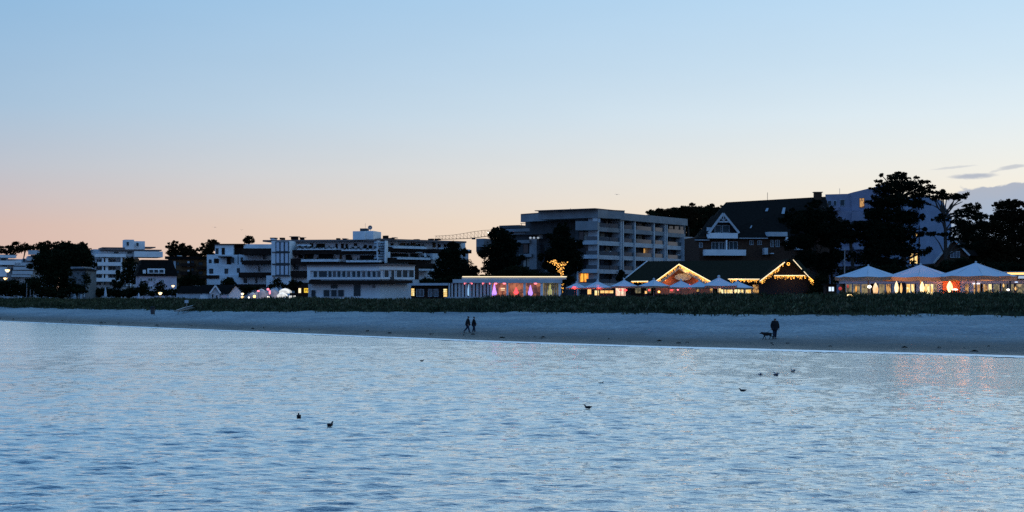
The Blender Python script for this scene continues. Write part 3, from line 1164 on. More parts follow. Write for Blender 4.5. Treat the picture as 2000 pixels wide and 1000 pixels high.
# planting along the ledges
def ledge_plants(f_, x0, x1, y, d, dens=26):
    n = int((x1 - x0) * dens)
    C_q = []
    for _ in range(n):
        px_ = random.uniform(x0, x1)
        hq = max(0, math.sin(px_ * .55) + math.sin(px_ * 1.7 + 2) * .7 + .25)
        p_ = f_.pt(px_, y, d + random.uniform(-.3, .3))
        C_q.append((p_.x, p_.y, p_.z + random.random() * hq * .42 - random.random() * .25))
    V_q, f_q = leaf_quads(np.array(C_q), rng.uniform(.07, .16, size=n))
    o_ = np_mesh('planter_plants', V_q, f_q, M_LEAF, b.root)
    o_['kind'] = 'stuff'
for (x0, x1, y) in [(580, 653, 483.5), (667, 735, 485), (588, 661, 506), (676, 741, 508)]:
    ledge_plants(b.f, x0, x1, y, .4 if y < 500 else 1.5)
for (x0, x1, y) in [(770, 833, 480.5), (777, 841, 502.5), (808, 849, 525)]:
    ledge_plants(f2, x0, x1, y, .5 if y < 500 else 1.5)
# satellite dish and aerial
c = b.f.pt(723, 444.5, -3)
mb = MB()
for i in range(4):
    pass
dish = []
mbd = MB()
prof = [(.05, .0), (.25, .03), (.42, .09), (.52, .16)]
n_ = 12
vs, fs = [], []
for r, dd in prof:
    for j in range(n_):
        a = 2 * math.pi * j / n_
        vs.append((c.x + r * math.cos(a), c.y - dd, c.z + r * math.sin(a)))
        vs.append((c.x + r * math.cos(a), c.y - dd + .04, c.z + r * math.sin(a)))
for i in range(3):
    for j in range(n_):
        for h_ in (0, 1):
            a, a2 = (i * n_ + j) * 2 + h_, (i * n_ + (j + 1) % n_) * 2 + h_
            fs.append((a, a2, a2 + 2 * n_, a + 2 * n_))
b.mesh('satellite_dish', M_METAL, vs, fs)
b.tube('dish_mast', M_METAL, [c + Vector((0, .1, 0)), Vector((c.x, c.y + .1, b.f.pt(712, 451.6, -3).z))], .05)
b.tube('aerial', M_METAL, [b.f.pt(713.5, 446, -3), b.f.pt(713.5, 436, -3)], .03)

# --- two storey white pavilion in front
b = Bld('white_seafront_pavilion', 'two storey white pavilion with a long row of upper windows above the dune', 'building', 600, 250, 740, 249)
f2 = Fac(740, 249, 812, 254)
b.part('wall', M_WHITE, [(600, 606, 519, 548, -9, 0), (606, 741, 519, 528.5, -9, 0), (606, 741, 542.5, 545.5, -9, 0), (606, 741, 528.5, 542.5, -9, -.35)])
b.part('wall', M_WHITE, [(741, 810, 519, 527, -9, 0), (741, 810, 542.5, 545.5, -9, 0), (741, 810, 527, 542.5, -9, -.35)], f2)
b.part('wall', M_BROWN, [(810, 818, 522, 546, -9, -.5)], f2)
b.part('roof', M_ROOFE, [(598, 742, 517.3, 519, -9.5, .4)])
b.part('roof', M_ROOFE, [(742, 812, 516.6, 518.8, -9.5, .4)], f2)
b.part('canopy', M_BROWN, [(603, 742, 547, 554.5, -6, 1.8)])
b.part('canopy', M_BROWN, [(742, 806, 547, 554, -6, 1.8)], f2)
b.part('wall', M_WHITE, [(606, 742, 554.5, 584.5, -8, .2)])
b.part('wall', M_WHITE, [(742, 803, 554.5, 584.5, -8, .2)], f2)
b.part('plinth', M_CONC, [(604, 742, 584.5, G, -8, .5), ])
b.part('plinth', M_CONC, [(742, 806, 584.5, G, -8, .5)], f2)
xs = [612, 622.5, 641, 649.5, 658.5, 668, 677.5, 687.5, 697, 707, 717, 727, 736.5]
for i, x in enumerate(xs):
    wdt = 17 if i == 1 else (7.5 if x > 640 else 8)
    b.win([(x, x + wdt, 529.2, 541.8)], M_WHITE, M_GLASS if i in (1, 0) or i % 3 else M_GLASSB, d=-.2, nx=1)
for x, x2 in ((750, 759), (763, 770), (774, 784), (786, 796), (798, 808)):
    b.win([(x, x2, 527.5, 542)], M_WHITE, M_GLASS, d=-.2, f=f2)
b.part('door', M_GLASS, [(763, 770, 541, 547, -.1, .12)], f2)
b.win([(608, 617, 566.5, 580), (632, 644, 566, 579.5), (646.5, 658, 566, 579.5), (660, 672, 566, 579.5), (646, 660, 556, 563.5)], M_OFFW, M_GLASS, d=.25, nx=1)
b.part('door', M_GLASS, [(691, 704, 556, 578, .2, .32)])
b.each('column', M_OFFW, [(602, 605, 554.5, 584, .8, 1.3)])
b.part('skylight', M_GLASSB, [(727, 733, 557, 562, .2, .3)])

# --- low dark link building
b = Bld('low_link_building', 'low dark link building with a pale flat roof edge and small lit windows', 'building', 800, 240, 880, 237)
b.part('wall', M_BROWN, [(803, 878, 557.5, G, -7, 0)])
b.part('roof', M_OFFW, [(798, 884, 553, 557.5, -8, .9)])
b.win([(814, 828, 565, 579), (837, 844, 565, 579), (848, 856, 565, 579)], M_OFFW, M_GLASSB, d=.03, nx=2)
b.win([(803, 810, 563, 578), (866, 874, 564, 580)], M_BROWN, M_LITY, d=.03, ny=4, label='window lit yellow')

# --- glass restaurant pavilion with coloured lights
b = Bld('glass_restaurant_pavilion', 'white glazed beach restaurant with cream lit roof edge and red and violet lamps inside', 'restaurant', 874, 224, 1096, 224)
R = b.root
b.part('deck', M_CONC, [(868, 1100, 581, 584, -11, 1.2), (872, 1096, 584, G, -10, .8)])
b.part('roof', M_OFFW, [(884, 1098, 545.5, 552.5, -11, .35), (902, 1106, 541.2, 545.5, -12, .2)])
b.part('light_strip', M_STRIP, [(903, 1107, 539.6, 541.2, -.3, .35)])
b.part('wall', M_LAV, [(876, 1096, 552.5, 581, -10.6, -10.2)])
b.part('wall', M_BROWN, [(875, 958, 552.5, 581, -1.9, -1.7)])  # dark sheet added behind the panels so their gaps stay dark
# left: row of tall white panels with dark gaps
xs = [876, 881.5, 888, 895, 901.5, 908.5, 916, 923, 930, 937, 944, 951]
for i, x in enumerate(xs):
    b.part('panel', M_CURT, [(x, x + (3.2 if i < 2 else 4.6), 553, 580.8, -.12, 0)])
b.each('post', M_WHITE, [(957.5, 960.5, 552.5, 581, -.3, .15), (989, 993, 552.5, 581, -.3, .15), (1022, 1027, 552.5, 581, -.3, .15), (1055.5, 1060.5, 552.5, 581, -.3, .15), (1091, 1096, 552.5, 581, -.3, .15)])
b.part('railing', M_OFFW, [(872, 1000, 580, 583, .9, 1.0)])
for (x0, x1, m_) in ((961, 988.6, M_LITR), (993.5, 1021.5, M_LITR), (1027.5, 1055, M_LITR), (1061, 1090.5, M_LITG)):
    b.win([(x0, x1, 553, 580.5)], M_WHITE, M_DARK, nx=1, d=-8.3, name='bay_window')
    b.part('back_wall', m_, [(x0 - 1, x1 + 1, 551, 581, -8.1, -8.0)])  # back walls glow; the room's lamplight is put into their colour
for (x, m_, y0, y1) in ((965.5, M_PURP, 555, 580), (1036, M_PURP, 557, 578), (916, M_BLUEL, 555, 578), (1074, M_GREENL, 555, 577), (1008, M_RED, 562, 575)):
    d_ = -2.0 if x > 950 else -.9
    p = b.f.pt(x, y1, d_)
    zt = b.f.pt(x, y0, d_).z
    hh_ = zt - p.z
    MB().lathe([(.10, 0), (.32, hh_ * .12), (.38, hh_ * .3), (.22, hh_ * .6), (.06, hh_)], 10, (p.x, p.y, p.z)).build('floor_lamp', m_, R, True)
for x in (909, 920, 944, 957, 968, 985, 1046):
    p = b.f.pt(x, 553.8, -1.2)
    MB().ball((p.x, p.y, p.z), .26, sz=.5).build('ceiling_lamp', M_PINKL, R, True)
b.part('picture', M_STRIP, [(978, 986, 562.5, 564, -5, -4.9), (978, 986, 566, 567, -5, -4.9)])
for i in range(14):
    x = 1062 + i * 2.2
    b.part('curtain', M_CURT if i % 2 else M_FABV, [(x, x + 1.5, 553, 580, -1.3, -1.1)])
for x in (995, 1000, 1013, 1018, 1030, 963, 1049, 1053, 982):     # guests at the tables inside, dark against the glow
    p = b.f.pt(x, 581, -3)
    tb = MB().lathe([(.32, 0), (.05, .05), (.05, .7), (.42, .72), (.42, .76)], 8, (p.x, p.y, p.z)).build('cafe_table', M_DMETAL, R)
lamp(b.f.pt(975, 560, -3), (1, .22, .25), 22, .4, parent=R)
lamp(b.f.pt(966, 565, -1.0), (.5, .2, 1), 12, .3, parent=R)
lamp(b.f.pt(1008, 560, -3), (1, .18, .12), 18, .4, parent=R)
lamp(b.f.pt(1040, 560, -3), (1, .25, .3), 18, .4, parent=R)
lamp(b.f.pt(1076, 560, -2), (.9, .85, .2), 16, .4, parent=R)
lamp(b.f.pt(945, 562, -2), (1, .35, .42), 60, .4, parent=R)
lamp(b.f.pt(905, 562, -2), (.8, .5, .75), 50, .4, parent=R)

# --- the grey hotel
b = Bld('grey_balcony_hotel', 'large grey concrete hotel with overhanging flat roof and five rows of balconies', 'hotel', 1165, 320, 1340, 357, ref=1168)
fR = b.f
fL = Fac(1168, 319.5, 1017, 341, ref=1160)
fC = Fac(1124, 320.6, 1168, 319.4)
fW = Fac(930, 352, 1100, 338)
b.part('wall', M_CONCD, [(1168, 1339, 425, G, -14, -2.2)])  # recess walls darkened: loggia shade put into the concrete's colour
b.part('roof', M_CONC, [(1168, 1213, 408.5, 425, -15, .9), (1213, 1343, 411, 425.5, -15, .6)])
b.part('roof', M_CONC, [(1017, 1159, 409.5, 425, -9, .6)], fL)
b.part('roof_edge', M_ROOFE, [(1017, 1159, 408, 409.4, -9, .7)], fL)
b.part('roof_edge', M_ROOFE, [(1162, 1213, 407, 408.4, -15, 1.0)])
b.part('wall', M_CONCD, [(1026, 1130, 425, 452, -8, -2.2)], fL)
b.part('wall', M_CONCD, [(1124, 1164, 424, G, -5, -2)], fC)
for i, (y0, y1) in enumerate([(443, 451.5), (470, 478.5), (498, 506), (526, 534), (553, 560)]):
    b.part('balcony', M_OFFW if i else M_CONC, [(1169, 1299, y0, y1, -2.2, 0)])
    b.part('balcony', M_OFFW if i else M_CONC, [(1303, 1338, y0 + 1, y1 + 1, -2.2, -.6)])
    for (x0, x1) in ((1171, 1190), (1191, 1212), (1219, 1239), (1243, 1276), (1280, 1298)):
        b.part('balustrade', M_GLASSB, [(x0, x1, y0 - 8, y0, -.15, -.08)])
    b.part('balustrade', M_GLASSB, [(1305, 1336, y0 - 7, y0 + 1, -.75, -.68)])
    if i:
        b.part('balcony', M_OFFW, [(1124, 1166.5, y0 - .5, y1 - 1, -2, .6)], fC)
        b.part('balustrade', M_GLASSB, [(1145, 1166, y0 - 8.5, y0 - .5, .4, .47)], fC)
b.part('parapet', M_CONC, [(1124, 1167, 432, 449.5, -2, .7)], fC)
b.each('fin', M_OFFW, [(1167.3, 1170.2, 425, 560, -2.2, .25), (1212.4, 1214.2, 424, 560, -2.2, .25), (1216.6, 1218.6, 424, 560, -2.2, .25), (1239.6, 1241.8, 424, 560, -2.2, .25),
                       (1277, 1279.2, 424, 560, -2.2, .25), (1298.4, 1300, 424, 560, -2.2, .25), (1302.2, 1304, 424, 560, -2.2, .25), (1336.6, 1338.8, 451, 560, -2.2, .25)])
b.each('fin', M_OFFW, [(1126.5, 1129.5, 500, G, -2, .7)], fC)
DW = mat('hotel_door_glass', (.03, .033, .036), .12, spec=.5)
DW2 = mat('pale_curtain_pane', (.34, .32, .28), .7)
for i, y0 in enumerate((425.5, 452.5, 479.5, 507, 535)):
    for j, (x0, x1) in enumerate([(1172, 1181), (1182, 1191), (1193, 1202), (1203, 1211), (1220, 1229), (1230, 1238), (1244, 1254), (1256, 1266), (1268, 1275), (1281, 1289), (1290, 1297), (1306, 1315), (1317, 1326), (1328, 1335)]):
        lit = DW
        if (i, j) in ((1, 0), (1, 4), (2, 1), (1, 6), (0, 2), (1, 5), (0, 6)):
            lit = DW2
        if (i, j) == (2, 7):
            lit = M_LITD
        if (i, j) == (3, 1):
            lit = DW
        b.win([(x0, x1, y0 + (3 if i == 0 else 1), y0 + 17.4)], M_CONCD, lit, d=-2.15)
for i, y0 in enumerate((452, 479, 506, 533.5)):
    for j, (x0, x1) in enumerate([(1131, 1140), (1141, 1151), (1153, 1164)]):
        m_ = DW
        if i == 0 and j > 0:
            m_ = DW2
        if i == 3 and j < 2:
            m_ = M_LITO
        b.win([(x0, x1, y0 + .5, y0 + 17.5)], M_CONCD, m_, d=-1.95, f=fC, label='window lit orange' if m_ is M_LITO else None)
b.win([(1158, 1167, 426, 434), (1168.5, 1172, 427, 434)], M_OFFW, mat('white_blind', (.6, .6, .6), .8), d=.3, f=fC)
for yq in (443, 470, 498, 526):
    for (xa, xb) in ((1173, 1210), (1221, 1238), (1245, 1274), (1282, 1297), (1307, 1334)):
        for _ in range(random.choice((1, 2, 2, 3)) if xb - xa > 20 else random.choice((0, 1, 1))):
            xq = random.uniform(xa, xb - 5)
            wq = random.uniform(2, 4)
            b.part('balcony_chair', random.choice((M_OFFW, M_TAN, M_CONC, M_WHITE)), [(xq, xq + wq, yq - random.uniform(6, 9), yq + 1, -1.2, -.8)])
for (xq, yq, hq) in ((1184, 428, 12), (1206, 455, 12), (1222, 482, 13), (1262, 457, 12), (1294, 511, 12), (1248, 429, 11), (1322, 486, 12), (1196, 509, 13)):
    b.part('curtain', DW2, [(xq, xq + 3.2, yq, yq + hq, -2.1, -2.0)])
# lower right corner bay
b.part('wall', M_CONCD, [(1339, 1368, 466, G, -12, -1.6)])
b.part('parapet', M_OFFW, [(1340, 1372, 450, 466, -8, .1)])
b.part('balcony', M_OFFW, [(1340, 1366, 483.5, 489, -2, .2), (1340, 1366, 509.5, 516, -2, .2)])
b.win([(1341, 1349, 491, 508), (1350, 1362, 491, 508)], M_CONCD, M_LITO, d=-1.5, label='window lit orange')
b.win([(1342, 1350, 468, 483), (1352, 1362, 468, 483)], M_CONCD, DW, d=-1.5)
# left wing
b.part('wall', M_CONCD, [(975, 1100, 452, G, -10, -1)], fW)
b.part('wall', M_CONC, [(930, 945, 466, 482, -6, 0), (1034, 1048, 466, 526, -1, .8), (1052, 1060, 455, 466, -1, .5)], fW)
b.each('cornice', M_CONC, [(962, 1096, 446, 452, -8, 1.2), (1008, 1034, 469, 475, -1, 1.6), (1014, 1038, 496, 502, -1, 1.6), (1065, 1090, 524, 530, -1, 2), (988, 1032, 452.3, 458, -1, .4)], fW)
b.part('wall', M_CONCD, [(975, 1014, 440, 446, -6, -1), (930, 938, 482, 492, -4, 0)], fW)
b.win([(1022, 1028, 505, 521), (1029, 1035, 505, 521), (1008, 1013, 506, 518)], M_CONCD, DW2, d=-.95 + 1.0, f=fW)
b.win([(1022, 1032, 477, 494), (1052, 1062, 478, 494)], M_CONCD, DW, d=-.95, f=fW)
b.part('railing', M_DMETAL, [(1016, 1031, 436, 436.8, -3, -2.9), (1018, 1018.6, 436, 446, -3, -2.9), (1030, 1030.6, 436, 446, -3, -2.9)], fW)
for x in (1036, 1043, 1051):
    p = fW.pt(x, 464.5, 1.0)
    MB().ball((p.x, p.y, p.z), .3, sz=.8).build('wall_lamp', mat('dim_white_lamp', (.5, .5, .5), emis=(.6, .7, .8), estr=.5), b.root, True)
b.part('rooftop_box', M_CONCD, [(1249, 1263, 414, 418.5, -9, -6)])
b.part('rooftop_box', M_CONCD, [(1251, 1259, 411.6, 414, -9, -6)])
b.tube('aerial', M_DMETAL, [P(1114, 411, 335), P(1114, 407, 335)], .06)

# --- gabled brick house
b = Bld('brick_gabled_house', 'dark brick guesthouse with steep tiled roof and a white trimmed gable over its balcony', 'house', 1364, 296, 1622, 300)
f_ = b.f
b.part('wall', M_BRICK, [(1366, 1620, 463, G, -12, 0)])
rp = [f_.pt(1357, 469, .8), f_.pt(1628, 463, .8), P(1612, 384, 316), P(1418, 395, 314), P(1350, 470, 330), P(1640, 460, 332)]
b.mesh('roof', M_TILE, rp, [(0, 1, 2, 3), (0, 3, 4), (1, 5, 2), (3, 2, 5, 4), (0, 4, 5, 1)])
b.each('gutter', M_OFFW, [(1357, 1386, 468, 469.5, .8, .95), (1444, 1500, 464.5, 466, .8, .95)])
gz = f_.pt(1414, 454, 1.2)
ga, gl, gr = f_.pt(1413, 417, 1.4), f_.pt(1384, 456, 1.4), f_.pt(1444, 455, 1.4)
back = -f_.n * 9
def beam(p, q_, wd, dp):
    p, q_ = Vector(p), Vector(q_)
    d = (q_ - p).normalized()
    s_ = d.cross(f_.n).normalized() * wd / 2
    n_ = f_.n * dp
    mb = MB()
    vs = [p - s_, p + s_, q_ + s_, q_ - s_, p - s_ - n_, p + s_ - n_, q_ + s_ - n_, q_ - s_ - n_]
    mb.add(vs, [(0, 1, 2, 3), (7, 6, 5, 4), (0, 4, 5, 1), (1, 5, 6, 2), (2, 6, 7, 3), (3, 7, 4, 0)])
    return mb
beam(ga, gl, .42, .25).build('bargeboard', M_OFFW, b.root)
beam(ga, gr, .42, .25).build('bargeboard', M_OFFW, b.root)
beam(f_.pt(1402, 433, 1.3), f_.pt(1425, 433, 1.3), .3, .2).build('collar_beam', M_OFFW, b.root)
beam(ga, f_.pt(1413.5, 433, 1.3), .2, .2).build('king_post', M_OFFW, b.root)
beam(f_.pt(1413.5, 431, 1.3), f_.pt(1407, 425, 1.3), .16, .2).build('brace', M_OFFW, b.root)
beam(f_.pt(1413.5, 431, 1.3), f_.pt(1420, 425, 1.3), .16, .2).build('brace', M_OFFW, b.root)
b.mesh('gable_roof', M_TILE, [ga, gl, gr, ga + back, gl + back, gr + back], [(0, 1, 4, 3), (0, 3, 5, 2)])
b.mesh('gable_wall', M_DARK, [f_.pt(1413, 420, .2), f_.pt(1388, 455, .2), f_.pt(1440, 455, .2)], [(0, 1, 2)])
b.win([(1396, 1408, 440, 454), (1411, 1424, 440, 454)], M_OFFW, M_GLASS, d=.3)
b.part('balcony', M_WHITE, [(1386, 1441, 455, 465.5, -.5, 1.8)])
b.part('balcony', M_WHITE, [(1378, 1457, 487.5, 499, -.5, 2.0)])
b.part('skylight', M_OFFW, [(1381, 1389, 444, 451, .6, .9)])
b.part('post', M_WHITE, [(1418, 1420.5, 469, 487.5, 1.2, 1.5)])
b.win([(1366, 1372, 474, 483), (1390, 1403, 473, 487), (1405, 1415, 473, 487), (1424, 1440, 472, 487), (1464, 1471, 470, 478), (1480, 1487, 470, 478),
       (1505, 1511, 469, 482), (1515, 1522, 469, 482)], M_OFFW, M_GLASS, d=.05, nx=2)
b.part('dormer', M_OFFW, [(1501, 1538, 453, 461.5, -1, 1.2)])
b.part('post', M_WHITE, [(1535, 1539, 463, 482, .3, 1.0)])
b.part('balcony', M_OFFW, [(1493, 1500, 484, 497, 0, 1.4), (1556, 1572, 482, 488, 0, 1.4), (1505, 1512, 494, 496, 0, 1.4)])
def onroof(px, py):
    a, b_, c = rp[0], rp[1], rp[2]
    n_ = (b_ - a).cross(c - a)
    o = Vector((0, 0, H))
    d = P(px, py, 1.0) - o
    return o + d * (n_.dot(a - o) / n_.dot(d))
for (x0, x1, y0, y1) in ((1494, 1501, 407, 413), (1526, 1534, 406, 418), (1464, 1469, 441, 446)):
    p = [onroof(x0, y1), onroof(x1 - 2, y1), onroof(x1, y0), onroof(x0 + 3, y0)]
    MB().prism([q_ + Vector((0, -.12, .06)) for q_ in p], (0, .1, -.05)).build('skylight', mat('skylight_glass', (.25, .28, .32), .2), b.root)
b.mesh('chimney', M_BRICK, [], [])if False else None
cc = P(1597, 386, 315)
MB().box(cc.x - .8, cc.x + .8, cc.y - .6, cc.y + .6, cc.z - 2, cc.z + 1.1).build('chimney', M_BRICK, b.root)
MB().box(cc.x - 1.0, cc.x + 1.0, cc.y - .8, cc.y + .8, cc.z + 1.1, cc.z + 1.25).build('chimney_cap', M_CONCD, b.root)
b.tube('aerial', M_DMETAL, [P(1499, 392, 314), P(1499, 376, 314)], .05)

# --- modern white building behind the pines
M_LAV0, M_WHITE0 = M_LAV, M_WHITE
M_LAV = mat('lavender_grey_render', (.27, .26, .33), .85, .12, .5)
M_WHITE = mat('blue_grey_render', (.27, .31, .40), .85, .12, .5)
b = Bld('white_modern_block', 'white modern apartment block with sloping roof line behind the tall dark pines', 'building', 1612, 352, 1735, 346)
f3 = Fac(1735, 342, 1856, 340)
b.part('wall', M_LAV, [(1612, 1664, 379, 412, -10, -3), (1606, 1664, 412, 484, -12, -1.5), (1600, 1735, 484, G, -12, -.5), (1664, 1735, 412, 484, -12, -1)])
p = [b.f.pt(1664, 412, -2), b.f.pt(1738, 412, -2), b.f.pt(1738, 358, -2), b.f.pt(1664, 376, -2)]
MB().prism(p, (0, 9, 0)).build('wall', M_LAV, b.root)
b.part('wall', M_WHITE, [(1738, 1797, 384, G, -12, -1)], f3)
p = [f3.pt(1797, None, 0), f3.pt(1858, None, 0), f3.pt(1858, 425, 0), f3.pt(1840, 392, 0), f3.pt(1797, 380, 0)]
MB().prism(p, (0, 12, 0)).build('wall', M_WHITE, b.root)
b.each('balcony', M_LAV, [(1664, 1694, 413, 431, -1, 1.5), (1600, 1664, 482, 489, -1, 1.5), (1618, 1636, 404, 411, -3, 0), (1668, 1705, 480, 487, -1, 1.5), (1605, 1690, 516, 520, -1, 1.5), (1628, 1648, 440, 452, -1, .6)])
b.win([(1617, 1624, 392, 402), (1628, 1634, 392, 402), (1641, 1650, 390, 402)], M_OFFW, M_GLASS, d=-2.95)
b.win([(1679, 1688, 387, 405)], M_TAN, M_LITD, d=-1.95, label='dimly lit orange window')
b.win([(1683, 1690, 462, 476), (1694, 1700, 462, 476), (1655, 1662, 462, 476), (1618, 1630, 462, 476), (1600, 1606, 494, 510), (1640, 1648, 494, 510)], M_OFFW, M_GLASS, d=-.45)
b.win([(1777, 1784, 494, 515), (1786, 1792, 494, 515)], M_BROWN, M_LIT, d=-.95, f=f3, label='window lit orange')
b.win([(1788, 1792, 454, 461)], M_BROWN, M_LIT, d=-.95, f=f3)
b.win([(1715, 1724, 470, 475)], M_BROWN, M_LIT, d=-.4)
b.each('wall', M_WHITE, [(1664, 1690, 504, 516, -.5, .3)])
b.tube('aerial', M_METAL, [P(1640, 380, 350), P(1640, 368, 350)], .05)

M_LAV, M_WHITE = M_LAV0, M_WHITE0

# --- little gabled house at the right
b = Bld('small_gabled_house', 'small dark gabled house with white bargeboards beside the slender pine', 'house', 1832, 262, 1898, 262)
f_ = b.f
ga, gl, gr = f_.pt(1863, 467, .6), f_.pt(1824, 514, .6), f_.pt(1894, 499, .6)
back = Vector((4, 12, 0))
b.mesh('roof', M_TILE, [ga, gl, gr, ga + back, gl + back, gr + back + Vector((7, 0, 0))], [(0, 1, 4, 3), (0, 3, 5, 2), (3, 4, 5)])
b.mesh('gable_wall', M_BRICK, [f_.pt(1863, 471, .1), f_.pt(1829, 514, .1), f_.pt(1829, None, .1), f_.pt(1892, None, .1), f_.pt(1892, 501, .1)], [(0, 1, 2, 3, 4)])
beam(ga, gl, .3, .2).build('bargeboard', M_OFFW, b.root)
beam(ga, gr, .3, .2).build('bargeboard', M_OFFW, b.root)
b.win([(1856, 1874, 491, 503)], M_OFFW, mat('dusky_glass', (.08, .12, .16), .2), d=.15, nx=3)
b.part('wall', M_BRICK, [(1832, 1890, 514, G, -10, -.1)])


# ------------------------------------------------------------------ string lights
def string(root, pts, step=.16, drop=.5, r=.055, name='string_light'):
    """pts: world polyline; a wire with closely set bulbs and short hanging strands (countless bulbs: one part)"""
    w_ = MB()
    w_.tube(pts, .02, 4)
    o = w_.build('wire', M_DMETAL, root)
    mb = MB()
    for a, b_ in zip(pts[:-1], pts[1:]):
        L = (b_ - a).length
        n = max(2, int(L / step))
        for i in range(n):
            p = a.lerp(b_, (i + random.random() * .5) / n)
            mb.octa(p, r * random.uniform(.8, 1.3))
            if drop:
                kk = random.choice((0, 1, 1, 2, 3))
                for j in range(1, kk + 1):
                    mb.octa(p - Vector((random.uniform(-.05, .05), 0, drop * j / 3 * random.uniform(.8, 1.1))), r * random.uniform(.5, 1.1))
    o2 = mb.build('bulbs', M_BULB, root)
    o2['kind'] = 'stuff'
    return o


# --- thatched restaurant with fairy lights
b = Bld('thatched_restaurant', 'long thatched beach restaurant with two gables outlined in yellow fairy lights', 'restaurant', 1225, 245, 1600, 243)
R = b.root
f_ = b.f
b.part('wall', M_BROWN, [(1232, 1592, 551, G, -20, -1)])
e0_, e1_ = f_.pt(1212, 552, .6), f_.pt(1600, 549, .6)
e1_.z = e0_.z
rd0, rd1 = P(1264, 510, 256), P(1560, 508, 256)
bk = [Vector((e1_.x, 268, e0_.z)), Vector((e0_.x + 1, 268, e0_.z))]
b.mesh('roof', M_THATCH, [e0_, e1_, rd1, rd0, bk[0], bk[1]], [(0, 1, 2, 3), (0, 3, 5), (1, 4, 2), (3, 2, 4, 5), (0, 5, 4, 1)])
MB().tube([e0_ + Vector((0, -.1, .1)), rd0], .12).build('hip_trim', M_OFFW, R)


def gable(xa, ya, xl, yl, xr, yr, d, depth, wallm):
    A, L_, R2 = f_.pt(xa, ya, d), f_.pt(xl, yl, d), f_.pt(xr, yr, d)
    bkv = -f_.n * depth
    th = Vector((0, 0, -.35))
    vs = [A, L_, R2, A + bkv, L_ + bkv, R2 + bkv]
    vs += [v + th for v in vs]
    b.mesh('gable_roof', M_THATCH, vs, [(0, 1, 4, 3), (0, 3, 5, 2), (6, 9, 10, 7), (6, 8, 11, 9), (0, 6, 7, 1), (0, 2, 8, 6), (1, 7, 10, 4), (2, 5, 11, 8)])
    W1 = [v - f_.n * 1.6 for v in (A + th, L_ + th, R2 + th)]
    lo = Vector((0, 0, -1.8))
    b.mesh('gable_wall', wallm, [W1[0], W1[1], W1[1] + lo, W1[2] + lo, W1[2]], [(0, 1, 2, 3, 4)])
    return A, L_, R2


wm = mat('warm_timber_wall', (.32, .16, .10), .8, .2, 2)
A1, L1, R1 = gable(1326, 517, 1281, 550, 1388, 551, 4.5, 12, wm)
o = b.mesh('bargeboard', mat('pale_bargeboard', (.5, .42, .3), .8), [A1, L1, L1 + Vector((.9, 0, -.35)), A1 + Vector((0, 0, -.75)), R1 + Vector((-.9, 0, -.35)), R1], [(0, 1, 2, 3), (0, 3, 4, 5)])
nf_ = f_.n * .12
string(R, [L1 + nf_, A1 + nf_, R1 + nf_], .11, .55, .06)
MB().tube([L1 + nf_ * 1.5 + Vector((0, 0, .1)), A1 + nf_ * 1.5 + Vector((0, 0, .1)), R1 + nf_ * 1.5 + Vector((0, 0, .1))], .06, 4).build('light_strip', M_STRIP, R)
sgn = f_.pt(1334, 541, 3.4)
mbs = MB()
n_ = 20
vs = [(sgn.x, sgn.y, sgn.z)] + [(sgn.x + 1.45 * math.cos(2 * math.pi * i / n_), sgn.y, sgn.z + .62 * math.sin(2 * math.pi * i / n_)) for i in range(n_)]
mbs.prism([Vector(v) for v in vs[1:]], (0, .08, 0))
mbs.build('oval_sign', mat('cream_sign', (.75, .68, .5), .7), R)
ring = [Vector((sgn.x + 1.5 * math.cos(2 * math.pi * i / n_), sgn.y - .03, sgn.z + .66 * math.sin(2 * math.pi * i / n_))) for i in range(n_ + 1)]
MB().tube(ring, .07, 4).build('sign_frame', mat('sign_frame_brown', (.2, .1, .05)), R)
p = f_.pt(1338, 531, 4.3)
MB().ball(p, .12).build('spotlight', M_LAMPW, R)
lamp(p + Vector((0, -.3, .1)), (1, .62, .25), 80, .7, parent=R)
lamp(f_.pt(1300, 546, 4.0), (1, .28, .08), 90, .5, parent=R)
lamp(f_.pt(1365, 546, 4.0), (1, .28, .08), 60, .5, parent=R)
MB().ball(f_.pt(1298, 546, 3.9), .22).build('wall_lamp', M_LAMPO, R)

A2, L2, R2_ = gable(1542, 505, 1484, 549, 1592, 552, 5.5, 14, M_DARK)
string(R, [L2 + nf_, A2 + nf_ - Vector((1.0, 0, .7))], .09, .7, .065)
MB().tube([L2 + nf_ * 1.5, A2 + nf_ * 1.5 - Vector((.8, 0, .6))], .07, 4).build('light_strip', M_STRIP, R)
MB().tube([f_.pt(1549, 507, 5.8), f_.pt(1566, 526, 5.8)], .055, 4).build('light_strip', M_STRIP, R)
MB().tube([f_.pt(1570, 530, 5.8), f_.pt(1580, 541, 5.8)], .055, 4).build('light_strip', M_STRIP, R)
string(R, [f_.pt(1580, 541, 5.8), f_.pt(1589, 549, 5.8)], .06, .8, .07)
string(R, [f_.pt(1512, 538.4, 5.2), f_.pt(1578, 538.4, 5.2)], .09, .55, .065)
MB().tube([f_.pt(1512, 538, 5.3), f_.pt(1577, 538, 5.3)], .05, 4).build('light_strip', M_STRIP, R)
string(R, [f_.pt(1425, 545.5, .8), f_.pt(1486, 545.5, .8)], .09, .55, .065)
MB().tube([f_.pt(1422, 545, .9), f_.pt(1484, 545.2, .9)], .06, 4).build('light_strip', M_STRIP, R)
string(R, [f_.pt(1233, 550, .8), f_.pt(1266, 549.6, .8)], .12, .3, .06)
MB().tube([f_.pt(1233, 549.6, .9), f_.pt(1266, 549.2, .9)], .06, 4).build('light_strip', M_STRIP, R)
c = A2 + nf_ + Vector((.2, 0, -.9))
string(R, [c + Vector((math.cos(a) * .22 - .4, 0, math.sin(a) * .22)) for a in [i * .6 for i in range(11)]], .12, 0, .055)
b.part('canopy', M_OFFW, [(1487, 1511, 549, 554, -1, 3)])
